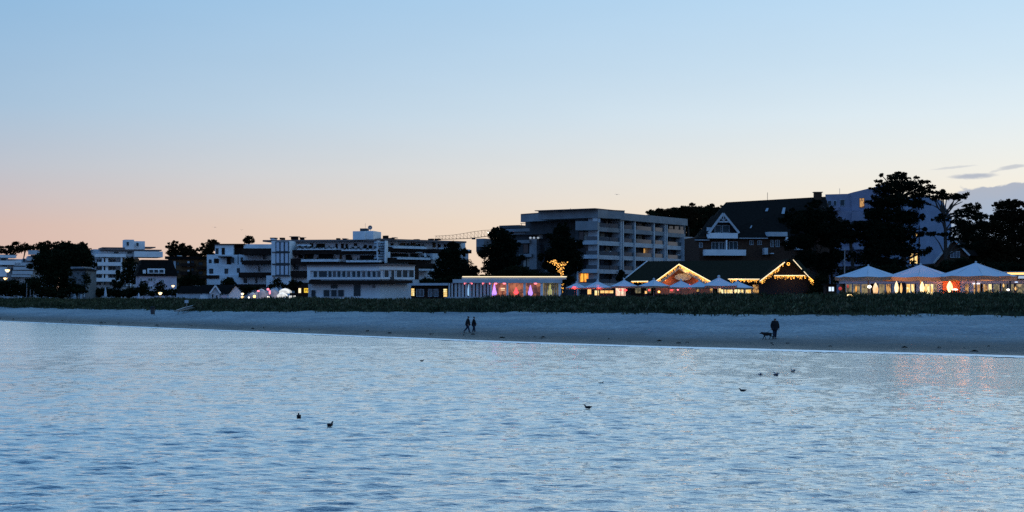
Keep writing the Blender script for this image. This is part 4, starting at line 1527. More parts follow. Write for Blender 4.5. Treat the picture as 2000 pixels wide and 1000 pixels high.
b.win([(1493.5, 1501, 556.5, 574), (1503.5, 1510.5, 556.5, 574)], M_BROWN, M_LITY, d=2, label='tall window lit yellow')
b.part('wall', M_BROWN, [(1488, 1514, 554, G, -2, 1.9)])
for i, (x0, x1) in enumerate([(1402, 1413), (1414.5, 1419), (1420, 1431), (1434, 1446), (1447, 1452), (1456, 1467)]):
    b.win([(x0, x1, 559, 573)], M_WHITE, M_LITY, d=-.9, nx=1, label='restaurant window lit yellow')
b.win([(1470, 1482, 556, 573), (1372, 1392, 560, 573)], M_OFFW, M_LITD, d=-.9, nx=3)
b.win([(1240, 1252, 560, 573), (1262, 1272, 560, 573), (1306, 1318, 560, 573), (1345, 1360, 560, 574), (1522, 1540, 553, 572), (1548, 1566, 555, 572)], M_BROWN, M_LITG, d=-.9, nx=2)
lamp(f_.pt(1440, 549, 1.6), (1, .62, .25), 90, .3, parent=R)
lamp(f_.pt(1545, 541, 6), (1, .45, .15), 50, .3, parent=R)

# --- right hand restaurant front behind the big parasols
b = Bld('glazed_parasol_restaurant', 'low glazed restaurant front glowing amber behind the big parasols', 'restaurant', 1648, 214, 2080, 212)
R = b.root
b.part('wall', M_TAN, [(1646, 2085, 553, G, -8, -5)])
b.part('fascia', M_LAV, [(1650, 2085, 546, 553.5, -5, .1)])
b.part('roof', M_TILE, [(1645, 2090, 544, 546, -9, .6)])
b.part('plinth', M_CONC, [(1650, 2085, 578, G, -5, .1)])
specs = [(1652, 1664, M_LITG), (1666, 1680, M_LITG), (1682, 1700, M_LITG), (1716, 1728, M_LITG), (1730, 1740, M_LITD), (1743, 1751, M_CURT), (1770, 1778, M_LITY), (1779, 1786, M_LITY), (1790, 1799, M_CURT),
         (1806, 1816, M_LITY), (1817, 1823, M_LITY), (1824, 1830, M_LITG), (1832, 1840, M_CURT), (1876, 1882, M_CURT), (1884, 1892, M_LITD), (1894, 1900, M_CURT), (1901, 1907, M_LITD),
         (1908, 1914, M_LITD), (1920, 1929, M_LITD), (1930, 1937, M_LITY), (1940, 1952, M_LITG), (1956, 1966, M_LITG), (1970, 1980, M_LITG), (1984, 2000, M_LITG), (2003, 2020, M_LITY), (2024, 2040, M_LITY)]
for x0, x1, m_ in specs:
    b.win([(x0, x1, 554.5, 577.5)], M_OFFW, m_, d=.0, nx=1, name='glass_panel')
b.part('wall', M_DARK, [(1755, 1768, 552, 578, -4, .2)])
om = mat('orange_plaster', (.6, .16, .05), .8, .3, 2)
b.part('wall', om, [(1841, 1875, 546.5, 577.5, -4, .25)])
b.part('lit_sign', mat('small_lit_sign', (1, .9, .9), emis=(.9, .85, .9), estr=1.6), [(1900, 1906, 553, 555, .2, .3), (1908, 1914, 553, 555, .2, .3)])
for x in (1846, 1862, 1868):
    lamp(b.f.pt(x, 556, 1.2), (1, .30, .06), 60, .1, parent=R)
for i, x in enumerate((1940, 2015)):
    lamp(b.f.pt(x, 556, 3), (1, .6, .3), 26, .3, parent=R)
o = b.part('light_strip', mat('amber_light_strip', (1, .6, .2), emis=(1, .58, .14), estr=2.2), [(1968, 2085, 532.6, 536, 1.3, 1.6)])
b.part('roof_canopy', M_OFFW, [(1962, 2085, 536, 538, -3, 2), (1962, 2085, 530.5, 532.4, -3, 1.8)])
b.each('column', M_CONCD, [(1972, 1975, 538, 578, 1.2, 1.5), (2030, 2033, 538, 578, 1.2, 1.5)])

# ------------------------------------------------------------------ parasols
def parasol_proto(hw, ht, eave, n_seg, label, sides=8, val=.45, name='parasol', frame_r=.07):
    root = thing(name, label, 'parasol', (0, 0, 0))
    MB().tube([(0, 0, 0), (0, 0, eave + ht)], frame_r, 8).build('pole', M_METAL, root)
    MB().lathe([(.5, 0), (.5, .12), (.1, .2)], 10).build('base', M_CONC, root)
    # canopy with taut, slightly hollow panels
    vs, fs = [], []
    rings = 6
    for i in range(rings + 1):
        t_ = i / rings
        for j in range(sides * 2):
            a = math.pi * j / sides + math.pi / sides
            rr = hw * t_ * (1.0 if j % 2 == 0 else math.cos(math.pi / sides) * .985)
            z = eave + ht * (1 - t_) ** 1.12 - (0 if j % 2 == 0 else .10 * t_ * ht * .6)
            vs.append((max(rr, .03) * math.cos(a), max(rr, .03) * math.sin(a), z))
    m = sides * 2
    for i in range(rings):
        for j in range(m):
            a_, b_ = i * m + j, i * m + (j + 1) % m
            fs.append((a_, b_, b_ + m, a_ + m))
    MB().add(vs, fs).build('canopy', M_FAB, root)
    ring = vs[rings * m:]
    vv = ring + [(x, y, z - val) for x, y, z in ring]
    MB().add(vv, [(j, (j + 1) % m, (j + 1) % m + m, j + m) for j in range(m)]).build('valance', M_FABV, root)
    for j in range(sides):
        p = ring[j * 2]
        MB().tube([(0, 0, eave + ht * .96), (p[0] * .99, p[1] * .99, p[2] - .06)], .03, 4).build('rib', M_METAL, root)
    MB().ball((0, 0, eave + ht + .06), .14).build('finial', M_OFFW, root)
    return root


big = parasol_proto(4.9, 1.65, 3.55, 0, 'huge pale parasol, leftmost of the three giant ones, shading a grey terrace corner', 8, .5, 'giant_parasol', .1)
big['group'] = 'giant white parasols in front of the glazed restaurant'
for i, (px, Y, s_, lb) in enumerate([(1696, 200, .94, None), (1798, 198, 1.04, 'middle one of the three giant pale parasols, orange light under its left edge'),
                                     (1906, 194, 1.10, 'giant pale parasol right of the orange wall, its tip the highest of the three')]):
    o = big if i == 0 else copy_tree(big)
    o.location = (X(px, Y), Y, GZ + (.72, .32, .2)[i])
    o.scale = (s_, s_, s_)
    o.rotation_euler = (0, 0, (.12, .05, .25)[i])
    if lb:
        o['label'] = lb
    o['group'] = 'giant white parasols in front of the glazed restaurant'
for px, pw in ((1765, 130), (1800, 130), (1835, 140), (1880, 150), (1930, 150), (1965, 60), (1700, 15)):
    lamp(P(px, 548, 197 if px > 1720 else 200), (1, .36, .08), pw, .9)

small = parasol_proto(1.9, .75, 2.55, 0, 'white square parasol', 4, .22, 'parasol', .04)
SM = [(1126, 552, 214, 1.0, 'small white parasol nearest the tree wrapped in lights'),
      (1167, 549, 214, 1.25, 'white parasol with a red heater glowing under its rim, left of the hotel'),
      (1219, 546.5, 214, 1.25, 'white parasol standing before the left end of the thatched roof'),
      (1277, 546, 212, 1.25, 'white parasol under the left foot of the first lit gable'),
      (1330, 548, 212, 1.3, 'flat white parasol directly below the oval sign'),
      (1366, 549, 213, 1.15, 'white parasol below the right slope of the first lit gable'),
      (1404, 541.5, 212, 1.65, 'largest white parasol of the row, with a pink lamp under it'),
      (1440, 549, 216, 1.3, 'white parasol in front of the bright yellow windows')]
for i, (px, py, Y, s_, lb) in enumerate(SM):
    o = small if i == 0 else copy_tree(small)
    zt = Z(py, Y)
    base = zt - (2.55 + .75) * s_
    o.location = (X(px, Y), Y, base)
    o.scale = (s_, s_, s_)
    o.rotation_euler = (0, 0, random.uniform(-.35, .35) + math.pi / 4 * (i % 2) * .4)
    o['label'] = lb
    o['group'] = 'white parasols on the restaurant terrace'

# red patio heaters
for i, (px, py, m_, w_, lb) in enumerate([(1122, 562, M_RED, .34, 'red glowing patio heater under the first small parasol'), (1168, 560, M_RED, .3, 'red glowing patio heater left of the hotel corner'),
                                     (1212, 567, M_RED, .22, 'red lamp by the bright pane left of the thatched roof'), (1222, 567, M_RED, .22, 'red lamp beside the lit glass screen'),
                                     (1268, 567, M_RED, .16, 'small red lamp among the dark terrace seats'), (1287, 570, M_LAMPO, .14, 'small orange table lamp under the fourth parasol'),
                                     (1312, 567, M_RED, .18, 'red lamp under the oval sign'), (1344, 557, M_RED, .36, 'wide red heater under the flat parasol'),
                                     (1408, 553.5, M_PINKL, .38, 'bright pink heater under the largest terrace parasol'), (1324, 566, M_PINKL, .14, 'faint pink lamp right of the red one under the sign')]):
    Y = 213
    p = P(px, py, Y)
    r = thing('patio_heater', lb, 'heater', (p.x, p.y, GZ), 'glowing patio heaters on the terrace')
    MB().tube([(p.x, p.y, GZ), (p.x, p.y, p.z)], .035, 6).build('stand', M_DMETAL, r)
    MB().lathe([(w_ * .6, -.10), (w_, -.03), (w_, .05), (w_ * .7, .14)], 10, p).build('heater_head', m_, r, True)
    if i in (0, 1, 7, 8):
        lamp(p - Vector((0, .5, .25)), (1, .12, .1), 40, .1, parent=r)

# lit glass wind screens and pale things on the terrace
mscr = litmat('lit_screen', (.9, .35, .25), (1, .85, .6), 1.1, 2.2)
for i, (x0, x1, y0, y1, m_, lb) in enumerate([(1202, 1222, 561, 578, mscr, 'bright cream and pink glass screen left of the thatched roof'),
                                         (1147, 1155, 564, 575, M_LIT, 'short lit screen under the second parasol'), (1161, 1170, 567, 577, M_LITY, 'yellow lit screen right of the short one'),
                                         (1172, 1198, 567, 573, M_LIT, 'long low lit screen between second and third parasols'), (1259, 1264, 568, 574, M_LIT, 'tiny lit screen beside the dark hedge'),
                                         (1284, 1290, 568, 573, M_LITO, 'tiny orange screen beneath the first gable foot'), (1360, 1367, 560, 570, M_LITD, 'dim screen below the right slope of the first gable'),
                                         (1306, 1318, 563, 573, M_LITR, 'reddish screen below the oval sign')]):
    r = Bld('wind_screen', lb, 'screen', x0, 217, x1, 217, group='lit wind screens on the terrace')
    r.win([(x0, x1, y0, y1)], M_DMETAL, m_, nx=max(1, int((x1 - x0) / 7)), name='screen_frame')
    r.part('base_rail', M_DMETAL, [(x0, x1, y1, G, -.06, .06)])

# tables and chairs along the terrace
def table_proto():
    r = thing('terrace_table', 'dark terrace table', 'table', (0, 0, 0))
    MB().lathe([(.5, .72), (.5, .76)], 10).build('table_top', M_BROWN, r)
    MB().tube([(0, 0, 0), (0, 0, .72)], .04, 6).build('leg', M_DMETAL, r)
    MB().lathe([(.3, 0), (.3, .03)], 10).build('base', M_DMETAL, r)
    return r


# closed parasols as tall spindles; lamplight on the canvas is put in as glow
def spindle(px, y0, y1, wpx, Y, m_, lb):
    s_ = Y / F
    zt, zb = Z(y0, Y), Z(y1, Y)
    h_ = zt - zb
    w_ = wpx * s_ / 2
    r = thing('glowing_spindle', lb, 'lamp', (X(px, Y), Y, GZ), 'tall glowing spindles under the giant parasols')
    MB().lathe([(w_ * .35, 0), (w_ * .8, h_ * .22), (w_, h_ * .48), (w_ * .75, h_ * .72), (w_ * .3, h_ * .92), (.03, h_)], 10, (X(px, Y), Y, zb)).build('glowing_body', m_, r, True)
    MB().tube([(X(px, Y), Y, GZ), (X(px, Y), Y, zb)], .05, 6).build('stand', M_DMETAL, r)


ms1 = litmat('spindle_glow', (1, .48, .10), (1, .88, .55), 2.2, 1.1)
spindle(1710, 552, 576, 11, 192, litmat('spindle_glow_soft', (.9, .35, .08), (1, .8, .5), 1.2, 1.4), 'softly glowing closed parasol under the left giant parasol')
spindle(1751, 549.5, 574, 8, 192, ms1, 'bright glowing closed parasol just right of the gap between left and middle giant parasols')
spindle(1760, 553, 573, 5, 193, M_LIT, 'thin amber glowing spindle beside the dark pillar')
spindle(1801, 550, 573, 9, 192, ms1, 'bright glowing closed parasol under the middle giant parasol')
spindle(1808, 556, 572, 6, 193, M_LIT, 'small amber glowing spindle leaning against the yellow windows')
spindle(1855, 549, 571, 12, 189, ms1, 'widest, brightest glowing closed parasol in front of the orange wall')
spindle(1672, 558, 570, 3, 193, M_LITO, 'thin orange glowing spindle under the left giant parasol')
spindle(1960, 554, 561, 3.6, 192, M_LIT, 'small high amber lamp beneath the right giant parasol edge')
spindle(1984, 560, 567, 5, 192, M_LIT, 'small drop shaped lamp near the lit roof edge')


def oval(px, py, wpx, hpx, Y, m_, lb, name='lantern', grp=None):
    s_ = Y / F
    p = P(px, py, Y)
    r = thing(name, lb, 'lantern', (p.x, p.y, GZ), grp)
    MB().ball(p, wpx * s_ / 2, sz=hpx / wpx).build('lamp_globe', m_, r, True)
    MB().tube([(p.x, p.y, GZ), (p.x, p.y, p.z - .1)], .04, 6).build('pole', M_DMETAL, r)
    return r


oval(1659, 578, 12, 7, 178, litmat('globe_glow', (1, .45, .05), (1, .9, .5), 2.2, 1.5), 'round amber garden lantern poking out of the dune grass')
oval(1698, 560, 8, 6, 195, M_LAMPW, 'white lantern left of the softly glowing closed parasol')
oval(1865, 565.5, 12, 3, 186, M_LAMPW, 'flat white lamp at the foot of the widest glowing closed parasol')
oval(1969, 566, 6, 4, 186, M_LAMPW, 'small white lantern at the right end of the terrace')
oval(1985, 551, 7, 2.2, 190, mat('cool_lamp', (.8, .9, 1), emis=(.6, .75, 1), estr=1.2), 'bluish flat lamp below the amber roof edge')
oval(1641, 563.5, 7, 7, 196, mat('dull_red_lamp', (.5, .1, .08), emis=(.6, .05, .03), estr=.6), 'dull red round lantern left of the giant parasols')
oval(1656, 559, 4, 7, 196, mat('dull_red_lamp', (.5, .1, .08)), 'faint red lantern under the left giant parasol')

# small lit service kiosk
b = Bld('lit_kiosk', 'tiny white lit kiosk window between the thatched restaurant and the giant parasols', 'kiosk', 1616, 205, 1632, 205)
b.part('wall', M_BROWN, [(1614, 1634, 556, G, -2, 0)])
b.part('roof', M_TILE, [(1612, 1636, 554, 556, -2.3, .3)])
b.win([(1618, 1629, 560, 569)], M_DMETAL, mat('cool_kiosk_light', (.8, .9, 1), emis=(.62, .75, .9), estr=1.2), d=.02, nx=2)

# ------------------------------------------------------------------ cottages and kiosks near the middle left
def cottage(label, x0, x1, xa, ya, ye, yb, Y, wallm, dep, side=0):
    b = Bld('white_cottage', label, 'house', x0, Y, x1, Y)
    f_ = b.f
    A, L_, R2 = f_.pt(xa, ya, .3), f_.pt(x0 - 1.5, ye, .3), f_.pt(x1 + 1.5, ye, .3)
    bk_ = Vector((side, dep, 0))
    b.mesh('gable_wall', wallm, [f_.pt(xa, ya + 1.5, 0), f_.pt(x0, ye, 0), f_.pt(x0, yb, 0), f_.pt(x1, yb, 0), f_.pt(x1, ye, 0)], [(0, 1, 2, 3, 4)])
    a, c = f_.pt(x0, yb, 0), f_.pt(x1, yb, 0)
    wl = [f_.pt(x0, ye, 0), a, a + bk_, f_.pt(x0, ye, 0) + bk_]
    wr_ = [f_.pt(x1, ye, 0), c, c + bk_, f_.pt(x1, ye, 0) + bk_]
    b.mesh('wall', wallm, wl, [(0, 1, 2, 3)])
    b.mesh('wall', wallm, wr_, [(0, 3, 2, 1)])
    b.mesh('roof', M_TILE, [A, L_, R2, A + bk_, L_ + bk_, R2 + bk_], [(0, 1, 4, 3), (0, 3, 5, 2)])
    return b, A, L_, R2


b, A, L_, R2 = cottage('small white cottage with pale bargeboards, left of the plain gabled one', 411, 429, 420.5, 558, 573, 588, 255, M_OFFW, 8, -8)
beam(A, L_, .25, .12).build('bargeboard', M_WHITE, b.root)
beam(A, R2, .25, .12).build('bargeboard', M_WHITE, b.root)
b.part('wall', M_WHITE, [(391, 411, 576, 588, -4, -.6)])
b.win([(409 + 4, 418, 574, 582), (421, 426, 576, 584)], M_WHITE, M_GLASS, d=.05)
b, A, L_, R2 = cottage('small cottage with a plain white gable beside the double street lamp', 447, 475, 461, 556, 574, 588, 255, M_WHITE, 9, -8)
b.part('wall', M_LAV, [(431, 447, 577, 588, -5, -.5)])

# market tents lit from inside
def tent(px, w_, y0, y1, Y, label, m_):
    s_ = Y / F
    r = thing('market_tent', label, 'tent', (X(px, Y), Y, GZ), 'lit white market tents by the promenade')
    zt, zb = Z(y0, Y), Z(y1, Y)
    h_ = zt - zb
    hw_ = w_ * s_ / 2
    vs = []
    prof = [(1, 0), (1, .45), (.72, .72), (.35, .92), (.04, 1)]
    fs = []
    for r_, z in prof:
        for a, b_ in ((-1, -1), (-.4, -1.02), (.4, -1.02), (1, -1), (1, 1), (-1, 1)):
            vs.append((X(px, Y) + a * r_ * hw_, Y + 2 + b_ * r_ * 2, zb + z * h_))
    for i in range(len(prof) - 1):
        for j in range(6):
            a, b_ = i * 6 + j, i * 6 + (j + 1) % 6
            fs.append((a, b_, b_ + 6, a + 6))
    MB().add(vs, fs).build('canvas', m_, r, True)
    return r


mt = litmat('lit_canvas', (.14, .16, .26), (.40, .38, .50), .5, .8)
mt2 = litmat('bright_canvas', (.45, .47, .5), (1, 1, .95), .9, 1.5)
tent(507, 20, 564, 583, 262, 'grey-white market tent, left one of the lit group', mt)
tent(530, 18, 565, 582, 264, 'grey-white market tent with warm lamp at its left edge', mt)
tent(554, 18, 563, 573, 262, 'brightest white tent, half hidden by the bush', mt2)
tent(548, 14, 571, 581, 258, 'low cream lit tent in front of the brightest one', mt2)
tent(490, 10, 571, 583, 262, 'small dim tent at the left end of the lit group', mt)
oval(523.5, 565, 5, 4, 256, M_PINKL, 'pinkish lamp above the market tents')
oval(504.5, 568.5, 5, 3, 256, M_PINKL, 'red lamp on the left market tent')
oval(497, 579, 5, 5, 255, M_LAMPO, 'orange lamp low beside the left market tent')
oval(486, 581, 3, 3, 255, M_LAMPW, 'tiny white lamp beside the small dim tent')
oval(527, 571, 3.5, 8, 256, M_PINKL, 'upright pink lamp between the two grey-white tents')
oval(524, 580, 4, 3, 255, M_LAMPW, 'low white lamp at the foot of the tents')
b = Bld('snack_kiosk', 'snack kiosk with a yellow and orange lit sign left of the white pavilion', 'kiosk', 582, 256, 606, 256)
b.part('wall', M_BROWN, [(566, 606, 572, G, -3, -.2)])
b.part('canopy', M_BROWN, [(580, 606, 559, 562, -3, .8)])
b.part('wall', M_BROWN, [(588, 606, 562, 572, -3, -.2)])
b.part('lit_sign', mat('yellow_sign', (1, .8, .1), emis=(1, .62, .05), estr=1.0), [(594, 604, 563, 571.5, -.1, 0)])
mb = MB()
for i, (x0, y0, y1) in enumerate([(595.5, 565, 570), (597.4, 564.5, 568), (599.5, 565, 570), (601.6, 564.6, 569)]):
    b.f.box(mb, x0, x0 + 1.1, y0, y1, .0, .05)
mb.build('sign_marks', mat('sign_brown', (.25, .05, .01), .8), b.root)
b.part('light_panel', M_STRIP, [(583, 587.5, 563, 572, -.3, -.1)])
b.win([(564, 571, 577, 584), (573, 578, 577, 581)], M_DMETAL, mt2, d=-.1)
b = Bld('lit_snack_bar', 'low bar with two cream lit openings left of the cottages', 'kiosk', 360, 268, 392, 268)
b.part('wall', M_BROWN, [(358, 394, 560, G, -4, -.2)])
b.part('roof', M_OFFW, [(358, 394, 562, 566.5, -4, .6)])
b.each('lit_opening', mat('cream_opening', (.8, .7, .5), emis=(.9, .66, .38), estr=.75), [(364, 376, 569.5, 577, -.3, 0), (379, 388, 569, 576, -.3, 0)])
b.part('roof_box', M_OFFW, [(378, 388, 558, 562, -3, -1)])
lamp(b.f.pt(375, 580, 1), (1, .5, .15), 50, .15, parent=b.root)
b = Bld('low_garden_wall', 'low pale garden wall at the foot of the trees, far left', 'wall', -20, 345, 18, 345)
b.part('wall', M_OFFW, [(-30, 17, 580, G, -.4, 0)])
b.part('coping', M_WHITE, [(-30, 17, 579.3, 580, -.5, .1)])

# ------------------------------------------------------------------ street lamps, poles
def street_lamp(px, py, Y, label, wpx=7, m_=None, heads=1):
    s_ = Y / F
    p = P(px, py, Y)
    r = thing('street_lamp', label, 'street lamp', (p.x, p.y, GZ), 'street lamps along the promenade')
    for h_ in range(heads):
        z = p.z - h_ * 6.5 * s_
        MB().lathe([(wpx * s_ * .2, -wpx * s_ * .45), (wpx * s_ * .5, 0), (wpx * s_ * .42, .06), (.05, .12)], 10, (p.x, p.y, z)).build('lamp_head', m_ or M_LAMPO, r, True)
        MB().lathe([(wpx * s_ * .6, .13), (wpx * s_ * .3, .22), (.03, .28)], 10, (p.x, p.y, z)).build('lamp_hood', M_DMETAL, r)
    MB().tube([(p.x, p.y, GZ - .2), (p.x, p.y, p.z - .3)], [.08, .05], 6).build('pole', M_DMETAL, r)
    lamp((p.x, p.y - .5, p.z - .4), (1, .55, .2), 45, .15, parent=r)


ML1 = litmat('street_glow', (1, .50, .12), (1, .86, .55), 2.6, 3)
street_lamp(67, 584, 330, 'low orange street lamp right of the three bare poles', 6, ML1)
street_lamp(230, 585, 300, 'low orange street lamp below the tall white block', 6, ML1)
street_lamp(313, 572, 275, 'wide cream street lamp between bin and small lavender house', 8, ML1)
street_lamp(338, 558, 320, 'street lamp shining at the right corner of the mansard house', 6.5, ML1)
street_lamp(473.5, 573.5, 252, 'double street lamp with two glowing heads right of the cottages', 6, ML1, 2)
street_lamp(14.5, 527, 440, 'upper of two orange lamps on the leftmost building', 10, ML1)
street_lamp(10.5, 543, 440, 'lower of two orange lamps on the leftmost building', 8, ML1)
street_lamp(956, 454, 400, 'bright work lamp at the root of the crane jib', 8, M_LAMPW)

for px, lb in ((52, 'left bare flagpole of three behind the dune'), (59, 'middle bare flagpole of three behind the dune'), (66, 'right bare flagpole of three, beside the orange lamp')):
    r = thing('flagpole', lb, 'flagpole', (X(px, 335), 335, GZ), 'bare flagpoles behind the dune')
    MB().tube([(X(px, 335), 335, GZ - .2), P(px + .5, 545, 335)], [.11, .07], 6).build('pole', M_METAL, r)
    MB().ball(P(px + .5, 544.6, 335), .13).build('finial', M_METAL, r)
r = thing('slim_mast', 'slim grey mast rising left of the leftmost giant parasol', 'mast', (X(1649, 225), 225, GZ))
MB().tube([(X(1649, 225), 225, GZ), P(1650, 488, 225)], [.12, .07], 6).build('pole', M_METAL, r)
MB().ball(P(1650, 487.6, 225), .14).build('finial', M_METAL, r)
# small white things by the left end
for (px, y0, y1, lb) in ((41, 578, 588, 'folded pale beach parasol standing behind the dune at left'), (146, 576, 586, 'folded white parasol left of the white gateway'), (206, 560, 582, 'tall folded pale parasol below the tall white block'),
                         (271, 572, 584, 'folded pale parasol at the foot of the mansard house')):
    Y = 320
    r = thing('folded_parasol', lb, 'parasol', (X(px, Y), Y, GZ), 'folded parasols behind the dune')
    zt, zb = Z(y0, Y), Z(y1, Y)
    MB().lathe([(.12, 0), (.34, (zt - zb) * .15), (.22, (zt - zb) * .6), (.03, zt - zb)], 8, (X(px, Y), Y, zb)).build('canopy', M_FAB, r)
    MB().tube([(X(px, Y), Y, GZ - .2), (X(px, Y), Y, zt)], .04, 5).build('pole', M_METAL, r)
r = Bld('white_gateway', 'white posts and low box of a gateway under the far left trees', 'gateway', 145, 318, 166, 318)
r.each('post', M_OFFW, [(144, 147, 566, 584, -.4, 0), (156, 160, 563, 583, -.4, 0), (163, 165, 565, 580, -.4, 0)])
r.part('lintel', M_OFFW, [(144, 166, 566, 568, -.3, .1)])
r.part('box', M_OFFW, [(138, 150, 580, 584, -1, .4)])
r = Bld('pale_villa', 'dim grey villa standing against the broad dark tree', 'house', 130, 321, 175, 321)
r.part('wall', mat('dim_plaster', (.15, .16, .165), .9, .2, .5), [(134, 168, 528, G, -8, 0)])
r.part('wall', M_CONC, [(138, 164, 521, 528, -7, -1)])
r.win([(150, 156, 531, 537), (160, 167, 531, 537), (141, 146, 544, 550), (152, 160, 544, 550)], M_CONC, M_GLASS, d=.02)
r.mesh('roof', M_TILE, *hip(r.f, 132, 170, 528, 520, 2, 9, .5, 3))

# ------------------------------------------------------------------ crane
r = thing('tower_crane', 'pale lattice jib of a tower crane reaching left above the rooftops', 'crane', (X(966, 400), 400, GZ))
Yc = 400
tops = [(849, 461), (865, 460.4), (885, 459), (905, 456), (925, 452.5), (945, 449.8), (962, 449)]
bots = [(851, 467.5), (870, 467.3), (890, 466.8), (910, 466), (930, 464.3), (948, 461.8), (962, 459.5)]
tp = [P(x, y, Yc) for x, y in tops]
bt = [P(x, y, Yc) for x, y in bots]
wdt = Vector((0, .8, 0))
MB().tube(tp, .05, 5).build('top_chord', M_TAN, r)
MB().tube([p - wdt for p in bt], .055, 5).build('bottom_chord', M_TAN, r)
MB().tube([p + wdt for p in bt], .055, 5).build('bottom_chord', M_TAN, r)


def poly_at(pl, t_):
    s_ = t_ * (len(pl) - 1)
    i = min(int(s_), len(pl) - 2)
    return pl[i].lerp(pl[i + 1], s_ - i)


NB = 17
for i in range(NB):
    a, c, e = poly_at(bt, i / NB), poly_at(tp, (i + .5) / NB), poly_at(bt, (i + 1) / NB)
    mb = MB()
    for sgn_ in (-1, 1):
        mb.tube([a + wdt * sgn_, c], .032, 4)
        mb.tube([c, e + wdt * sgn_], .032, 4)
    mb.build('lattice_brace', M_TAN, r)
mb = MB()
cx, cy = X(966, Yc), Yc
for ax in (-.8, .8):
    for ay in (-.8, .8):
        mb.tube([(cx + ax, cy + ay, GZ), (cx + ax, cy + ay, Z(448, Yc))], .09, 4)
z = GZ
while z < Z(452, Yc) - 1.6:
    for ay in (-.8, .8):
        mb.tube([(cx - .8, cy + ay, z), (cx + .8, cy + ay, z + 1.6)], .05, 4)
        mb.tube([(cx + .8, cy + ay, z), (cx - .8, cy + ay, z + 1.6)], .05, 4)
    z += 1.6
mb.build('mast', M_TAN, r)
p = P(925, 465.5, Yc)
MB().box(p.x - .5, p.x + .5, p.y - .6, p.y + .6, p.z - .3, p.z + .2).build('trolley', M_DMETAL, r)

# ------------------------------------------------------------------ illuminated tree
Y = 232
root = thing('lit_tree', 'bare tree wound with golden fairy lights at the end of the glass restaurant', 'tree', (X(1097, Y), Y, GZ))
br = [[(1097, 569), (1097.5, 555), (1098, 540), (1097, 530)], [(1097, 530), (1092, 521), (1085, 514), (1079, 509)], [(1097, 530), (1099, 521), (1103, 515), (1107, 512)],
      [(1092, 522), (1088, 517), (1080, 513), (1074, 512)], [(1099, 523), (1096, 516), (1094, 512)], [(1085, 514), (1083, 509), (1081, 506)], [(1097, 532), (1092, 529), (1089, 526)]]
mb = MB()
bl = MB()
for bi, bb in enumerate(br):
    pp = [P(x, y, Y) for x, y in bb]
    if bi == 0:
        pp = [Vector((X(1097, Y), Y, GZ - .2))] + pp
    r0_ = .17 if bi == 0 else .07
    mb.tube(pp, [r0_ * (1 - .5 * i / (len(pp) - 1)) for i in range(len(pp))], 6)
    if bi == 0:
        pp = pp[1:]
    L = sum((a - c).length for a, c in zip(pp[:-1], pp[1:]))
    n = int(L / (.07 if bi == 0 else .07))
    for i in range(n):
        t_ = i / n
        c = poly_at(pp, t_)
        a = i * .9
        rr = (.26 if bi == 0 else .20 + .24 * t_) * random.uniform(.5, 1.15)
        if bi == 0 and math.sin(i * .23) < -.35:
            continue
        bl.octa(c + Vector((math.cos(a) * rr, math.sin(a) * rr, random.uniform(-.2, .2))), .058 * random.uniform(.7, 1.3))
mb.build('trunk', M_BARK, root)
o = bl.build('bulbs', M_BULB, root)
o['kind'] = 'stuff'

# ------------------------------------------------------------------ trees
T = tree
T('broad_tree', 'large broad dark tree standing before the villa at the far left', 118, 330, [(128, 512, 46, 34), (150, 500, 34, 22), (92, 515, 34, 28), (120, 545, 58, 30), (172, 510, 14, 16), (105, 494, 26, 12, 2), (140, 486, 28, 8, 3)], M_LEAF, 2.2, 4.2, .22, tr=.5)
T('airy_tree', 'airy tree with sky showing through, behind the leftmost building', 30, 560, [(45, 484, 22, 11), (22, 492, 20, 10), (70, 484, 20, 9), (5, 490, 20, 7), (95, 480, 18, 7)], M_LEAFB, 2.0, 2.2, .26, tr=.5)
T('airy_tree', 'thin crowned tree whose twigs rise behind the broad dark tree', 130, 560, [(125, 480, 20, 9), (150, 484, 16, 8), (165, 492, 10, 6)], M_LEAFB, 1.8, 1.5, .28, tr=.4)
T('hedge', 'dark hedge below the leftmost building', 20, 350, [(15, 562, 34, 18), (50, 566, 24, 16), (-20, 562, 30, 18)], M_HEDGE, 2.2, 4.5, .25, tr=.15, cat='hedge')
T('hedge', 'dark hedge below the broad dark tree', 110, 312, [(88, 570, 26, 12), (118, 574, 24, 10), (150, 566, 26, 9), (70, 556, 18, 10)], M_HEDGE, 2.2, 4, .25, tr=.15, cat='hedge')
T('shrub', 'loose shrub growing up the front of the dim grey villa', 152, 312, [(140, 552, 10, 12), (168, 545, 8, 18), (136, 532, 6, 10), (152, 562, 14, 8)], M_LEAF, 2.0, 2.2, .26, tr=.12, cat='shrub')
T('hedge', 'dark clipped hedge in front of the tall white block', 205, 330, [(185, 572, 22, 12), (214, 571, 26, 10), (244, 573, 24, 9), (266, 570, 20, 10)], M_HEDGE, 2.2, 4.5, .25, tr=.15, cat='hedge')
T('leafy_tree', 'mid sized tree beside the right end of the tall white block', 252, 400, [(253, 520, 20, 14), (246, 538, 16, 14), (262, 545, 14, 14), (232, 556, 16, 10)], M_LEAF, 2.0, 2.6, .24, tr=.3)
T('shrub', 'dark shrub against the lavender-white house wall', 281, 322, [(281, 560, 10, 13), (276, 570, 10, 8)], M_HEDGE, 2.0, 4, .25, tr=.12, cat='shrub')
T('shrub', 'low shrub under the mansard house windows', 313, 322, [(313, 558, 10, 8), (312, 566, 12, 6)], M_HEDGE, 2.0, 2.6, .25, tr=.12, cat='shrub')
T('hedge', 'long dark hedge between mansard house and snack bar', 320, 305, [(305, 573, 26, 6), (335, 571, 24, 7), (352, 573, 18, 6)], M_HEDGE, 2.0, 4.5, .25, tr=.12, cat='hedge')
